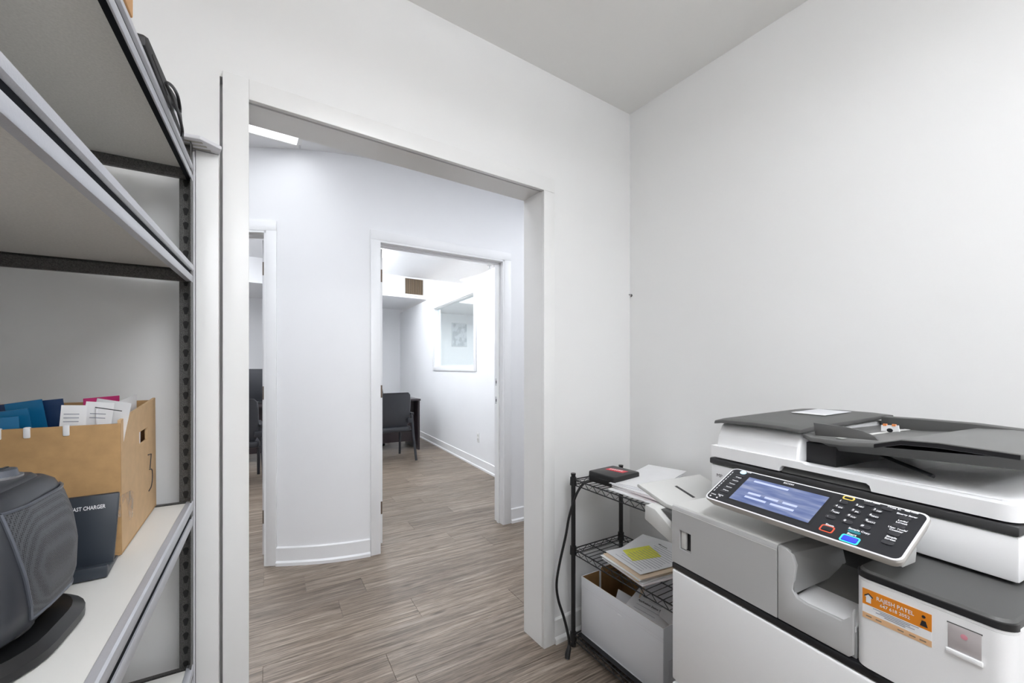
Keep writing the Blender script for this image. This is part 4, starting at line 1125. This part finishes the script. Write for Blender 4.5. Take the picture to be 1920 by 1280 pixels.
# dark top cover, curved
b = MB(); rings = []
for x, dz in ((.006, -.004), (.03, .0), (.12, .0035), (.20, .0035), (.245, .001)):
    rings.append([(x, .160, 1.1285 + dz), (x, .60, 1.1445 + dz), (x, .60, 1.1515 + dz), (x, .55, 1.1535 + dz), (x, .20, 1.142 + dz), (x, .163, 1.1375 + dz)])
b.loft(rings); tc_ = b.build('feeder_cover', M_cd, CP, .002)
b = MB(); b.loft([[(x, y, z) for x, y, z in ((.085, .40, 1.1538), (.175, .40, 1.1538), (.175, .40, 1.1546), (.085, .40, 1.1546))], [(.085, .53, 1.1578), (.175, .53, 1.1578), (.175, .53, 1.1586), (.085, .53, 1.1586)]]); b.build('instruction_label', M_papergrey, tc_)
b = MB(); b.loft([[(.085, .395, 1.1536), (.175, .395, 1.1536), (.175, .395, 1.1548), (.085, .395, 1.1548)], [(.085, .42, 1.1544), (.175, .42, 1.1544), (.175, .42, 1.1556), (.085, .42, 1.1556)]]); b.build('label_header', M_paper, tc_)
# feeder mouth (dark interior) and the back spine running to the right
b = MB(); b.box(.236, .300, .20, .59, 1.0565, 1.105); b.build('feeder_mouth', M_ck, CP)
b = MB(); rings = []
for x, z in ((.245, 1.148), (.32, 1.150), (.42, 1.150), (.53, 1.143), (.60, 1.132)):
    rings.append([(x, .53, z - .05), (x, .60, z - .05), (x, .60, z), (x, .56, z + .004), (x, .53, z + .003)])
b.loft(rings); b.build('feeder_spine', M_cd, CP, .002)
# input tray
b = MB(); rings = []
for x, z, yf in ((.240, 1.128, .178), (.262, 1.123, .170), (.33, 1.124, .168), (.385, 1.130, .168), (.43, 1.1445, .168), (.485, 1.1475, .168), (.54, 1.146, .168), (.585, 1.1445, .172), (.595, 1.144, .185)):
    rings.append([(x, yf, z - .010), (x, .53, z - .010), (x, .53, z), (x, yf, z)])
b.loft(rings); it = b.build('input_tray', mat('copier tray grey', (.17, .17, .165), .42, bump=.1, bscale=800), CP, .0015, smooth=50)
b = MB(); rings = []
for x, z in ((.386, 1.119), (.43, 1.1335), (.485, 1.1365), (.54, 1.135), (.585, 1.1335)):
    rings.append([(x, .1675, z), (x, .1665, z + .001), (x, .1665, z + .0085), (x, .1675, z + .009)])
b.loft(rings); b.build('tray_edge', M_ck, it)
b = MB(); b.loft([[(.34, .2, 1.0), (.34, .2, 1.0), (.34, .2, 1.0)]] * 0 or [[(.30, .21, 1.094), (.59, .21, 1.112), (.59, .50, 1.112), (.30, .50, 1.094)], [(.27, .190, 1.112), (.595, .190, 1.134), (.595, .52, 1.134), (.27, .52, 1.112)]]); b.build('tray_underside', M_cd, it)
# paper side guide
b = MB(); b.prism([(.262, 1.126), (.385, 1.133), (.378, 1.141), (.355, 1.150), (.325, 1.154), (.258, 1.156)], 'y', .188, .193); b.build('side_guide', mat('copier guide grey', (.115, .115, .112), .4), it, .001)
b = MB(); b.box(.30, .312, .195, .52, 1.1245, 1.1255); b.build('guide_line', M_cgl, it)
b = MB(); b.prism([(.300, 1.128), (.336, 1.131), (.334, 1.146), (.300, 1.143)], 'y', .40, .404); eg = b.build('end_stop', M_cw, it)
b = MB(); b.box(.304, .311, .399, .405, 1.142, 1.147); b.box(.322, .329, .399, .405, 1.143, 1.148); b.build('stop_clip', M_orangeclip, it)
b = MB(); b.prism(ell(.318, 1.132, .006, .005, 14), 'y', .3985, .3999); b.build('stop_notch', M_ck, it)
b = MB(); b.tube([(.34, .30, 1.085), (.46, .22, 1.072)], .004, 8).build('eject_arm', M_ck, CP)

# ---------------------------------------------------------------- control panel (tilted plate)
BLp = Vector((.110, -.012, .9625)); TLp = Vector((.117, .102, 1.0245))
pu = Vector((1, 0, 0)); pv = (Vector((0, TLp.y - BLp.y, TLp.z - BLp.z))).normalized(); PH = math.hypot(TLp.y - BLp.y, TLp.z - BLp.z); PWD = .387
cpn = empty('control_panel', (0, 0, 0)); cpn.parent = CP
cpn.matrix_basis = frame((.1135, BLp.y, BLp.z), pu, pv)
b = MB(); b.loft([[(x, y, z) for x, y in rrect(i, PWD - i, i, PH - i, .014, 5)] for z, i in ((-.020, .006), (-.004, 0), (0, .0008))]); b.build('housing', mat('panel beige plastic', (.58, .56, .53), .45), cpn, smooth=40)
b = MB(); b.prism(rrect(.0006, PWD - .0006, .0006, PH - .0006, .014, 5), 'z', .0, .0012); b.build('rim', M_prim, cpn, smooth=40)
b = MB(); b.prism(rrect(.0042, PWD - .0042, .0042, PH - .0042, .0115, 5), 'z', .0008, .0018); b.build('face', M_panel, cpn, smooth=40)
b = MB(); b.box(.052, .238, .018, .112, .0016, .0020); b.build('screen_bezel', M_ck, cpn)
scn = MB(); scn.box(-.088, .088, -.043, .043, .0, .0003); o = scn.build('touch_screen', M_screen, cpn); o.location = (.145, .065, .0021)
b = MB()
for i, (zx, zy, wx) in enumerate(((-.06, -.012, .03), (-.02, -.012, .03), (.02, -.012, .03), (-.06, -.026, .05), (.0, -.026, .05), (-.07, .03, .08))):
    b.box(zx, zx + wx, zy, zy + .006, .0003, .0005)
b.build('screen_tile', mat('screen tile', (.3, .33, .5), .2, emit=(.30, .35, .58), estr=.6), cpn).location = (.145, .065, .0021)
text_mesh('RICOH', .0075, M_wink, 'lettering', cpn, frame((.145, .1185, .0020), (1, 0, 0), (0, 1, 0)), align='CENTER', bold=.0002, width=.022)
# keypad
def button(x, y, hx, hy, m_=M_btn, ring=None, nm='button', r=.9):
    b = MB(); b.prism(rrect(-hx, hx, -hy, hy, min(hx, hy) * r, 4), 'z', 0, .0018); o = b.build(nm, m_, cpn, .0005, smooth=40)
    o.location = (x, y, .0018)
    if ring:
        b = MB()
        po = rrect(-hx - .0032, hx + .0032, -hy - .003, hy + .003, .004, 4); pi_ = rrect(-hx - .0008, hx + .0008, -hy - .0008, hy + .0008, .003, 4)
        rr = [[(px_, py_, z) for px_, py_ in P_] for P_, z in ((po, 0), (po, .0006), (pi_, .0006), (pi_, 0))]
        b.loft(rr, cap=False); b.build('key_ring', ring, cpn).location = (x, y, .0018)
    return o
labels = {(0, 0): '1', (1, 0): '2', (2, 0): '3', (0, 1): '4', (1, 1): '5', (2, 1): '6', (0, 2): '7', (1, 2): '8', (2, 2): '9', (0, 3): '.', (1, 3): '0', (2, 3): '#'}
sub = {(1, 0): 'ABC', (2, 0): 'DEF', (0, 1): 'GHI', (1, 1): 'JKL', (2, 1): 'MNO', (0, 2): 'PQRS', (1, 2): 'TUV', (2, 2): 'WXYZ'}
kx0, ky0 = .259, .104
k0b = None
for (cx_, cy_), s in labels.items():
    x = kx0 + cx_ * .0285; y = ky0 - cy_ * .0165
    if k0b is None: k0b = button(x, y, .0088, .0048)
    else: cp(k0b, cpn, (x, y, .0018))
    text_mesh(s, .0072, M_wink, 'lettering', cpn, frame((x - .004, y + .0012, .0041), (1, 0, 0), (0, 1, 0)), align='CENTER', bold=.00025)
    if (cx_, cy_) in sub: text_mesh(sub[(cx_, cy_)], .0045, M_wink, 'lettering', cpn, frame((x + .0035, y - .0014, .0041), (1, 0, 0), (0, 1, 0)), align='CENTER', bold=.0002)
def lab(s, x, y, size, wd=None):
    return text_mesh(s, size, M_wink, 'lettering', cpn, frame((x, y, .0021), (1, 0, 0), (0, 1, 0)), align='CENTER', bold=.00022, width=wd)
button(.263, .1195, .0070, .0024, M_panel, M_yelring)
cp(k0b, cpn, (.299, .1175, .0018)); cp(k0b, cpn, (.327, .1160, .0018))
lab('Check Status', .300, .1245, .0048, .026); lab('Data In', .335, .1228, .0048, .02); lab('Main Power', .360, .124, .0048, .02)
for y, s in ((.103, 'Energy Saver'), (.080, 'Login/\nLogout'), (.058, 'User Tools/\nCounter'), (.034, 'Simple\nScreen')):
    cp(k0b, cpn, (.357, y, .0018)); lab(s, .357, y + (.0095 if '\n' not in s else .0125), .0056)
lab('Stop', .267, .0335, .0068, .015); button(.267, .0225, .0085, .0058, M_panel, M_redring, r=.5)
lab('Sample Copy', .312, .0415, .0058, .034); MBt = MB(); MBt.prism(rrect(-.010, .010, -.003, .003, .0029, 4), 'z', 0, .0012)
o = MBt.build('button', mat('teal key', (.03, .22, .26), .4), cpn); o.location = (.307, .0345, .0018)
lab('Start', .306, .0275, .0068, .015); button(.308, .0145, .0115, .0062, M_bluelit, M_cyan, r=.5)
# left function keys
b = MB(); b.prism(ell(0, 0, .0078, .0062, 20), 'z', 0, .0016); o = b.build('home_button', M_lightkey, cpn); o.location = (.034, .118, .0018)
lab('Home', .046, .1235, .0048, .012)
fk = None
for i, s in enumerate(('1', '2', '3', '4', '5', '6')):
    y = .104 - i * .0135
    if fk is None:
        b = MB(); b.prism(rrect(-.0105, .0105, -.0035, .0035, .0012, 2), 'z', 0, .0014); fk = b.build('function_button', M_btn, cpn, .0004); fk.location = (.034, y, .0018)
    else: cp(fk, cpn, (.034, y, .0018))
for i, s in enumerate(('Copy', 'Document Server', 'Printer', 'Scanner', 'Fax')):
    lab(s, .034, .0975 - i * .0135, .0046, .016)
b = MB()
for i in range(9): b.box(.0085, .0105, .030 + i * .0095, .0365 + i * .0095, .0018, .0021)
b.build('lettering', M_wink, cpn)
lab('Communicating', .016, .0195, .0045, .014); lab('Receiving\nFile', .034, .021, .0045, .014)
for x in (.013, .031):
    b = MB(); b.prism(ell(x, .0115, .0022, .0022, 12), 'z', .0018, .0022); b.build('indicator', M_wink, cpn)
# panel bracket
b = MB(); b.box(.20, .42, .075, .165, .945, .985); b.build('panel_bracket', M_cgl, CP, .004)
b = MB(); b.prism([(.445, .962), (.480, .962), (.478, .932), (.455, .940)], 'y', .05, .10); b.build('panel_hinge', M_cgl, CP, .003)

# small hook in the corner of the copier room
hk = empty('wall_hook', (XR - .006, YW - .004, 1.683), label='tiny metal hook fixed in the corner of the walls', cat='hook')
MB().tube([(0, .004, 0), (0, -.012, -.001)], .0035, 8).build('stud', M_silver, hk)
MB().tube([(0, -.012, -.001), (0, -.014, -.009), (0, -.008, -.013)], .0028, 8, smooth=4).build('tip', M_black, hk)
print('planks', cnt, 'objects', len(bpy.data.objects))
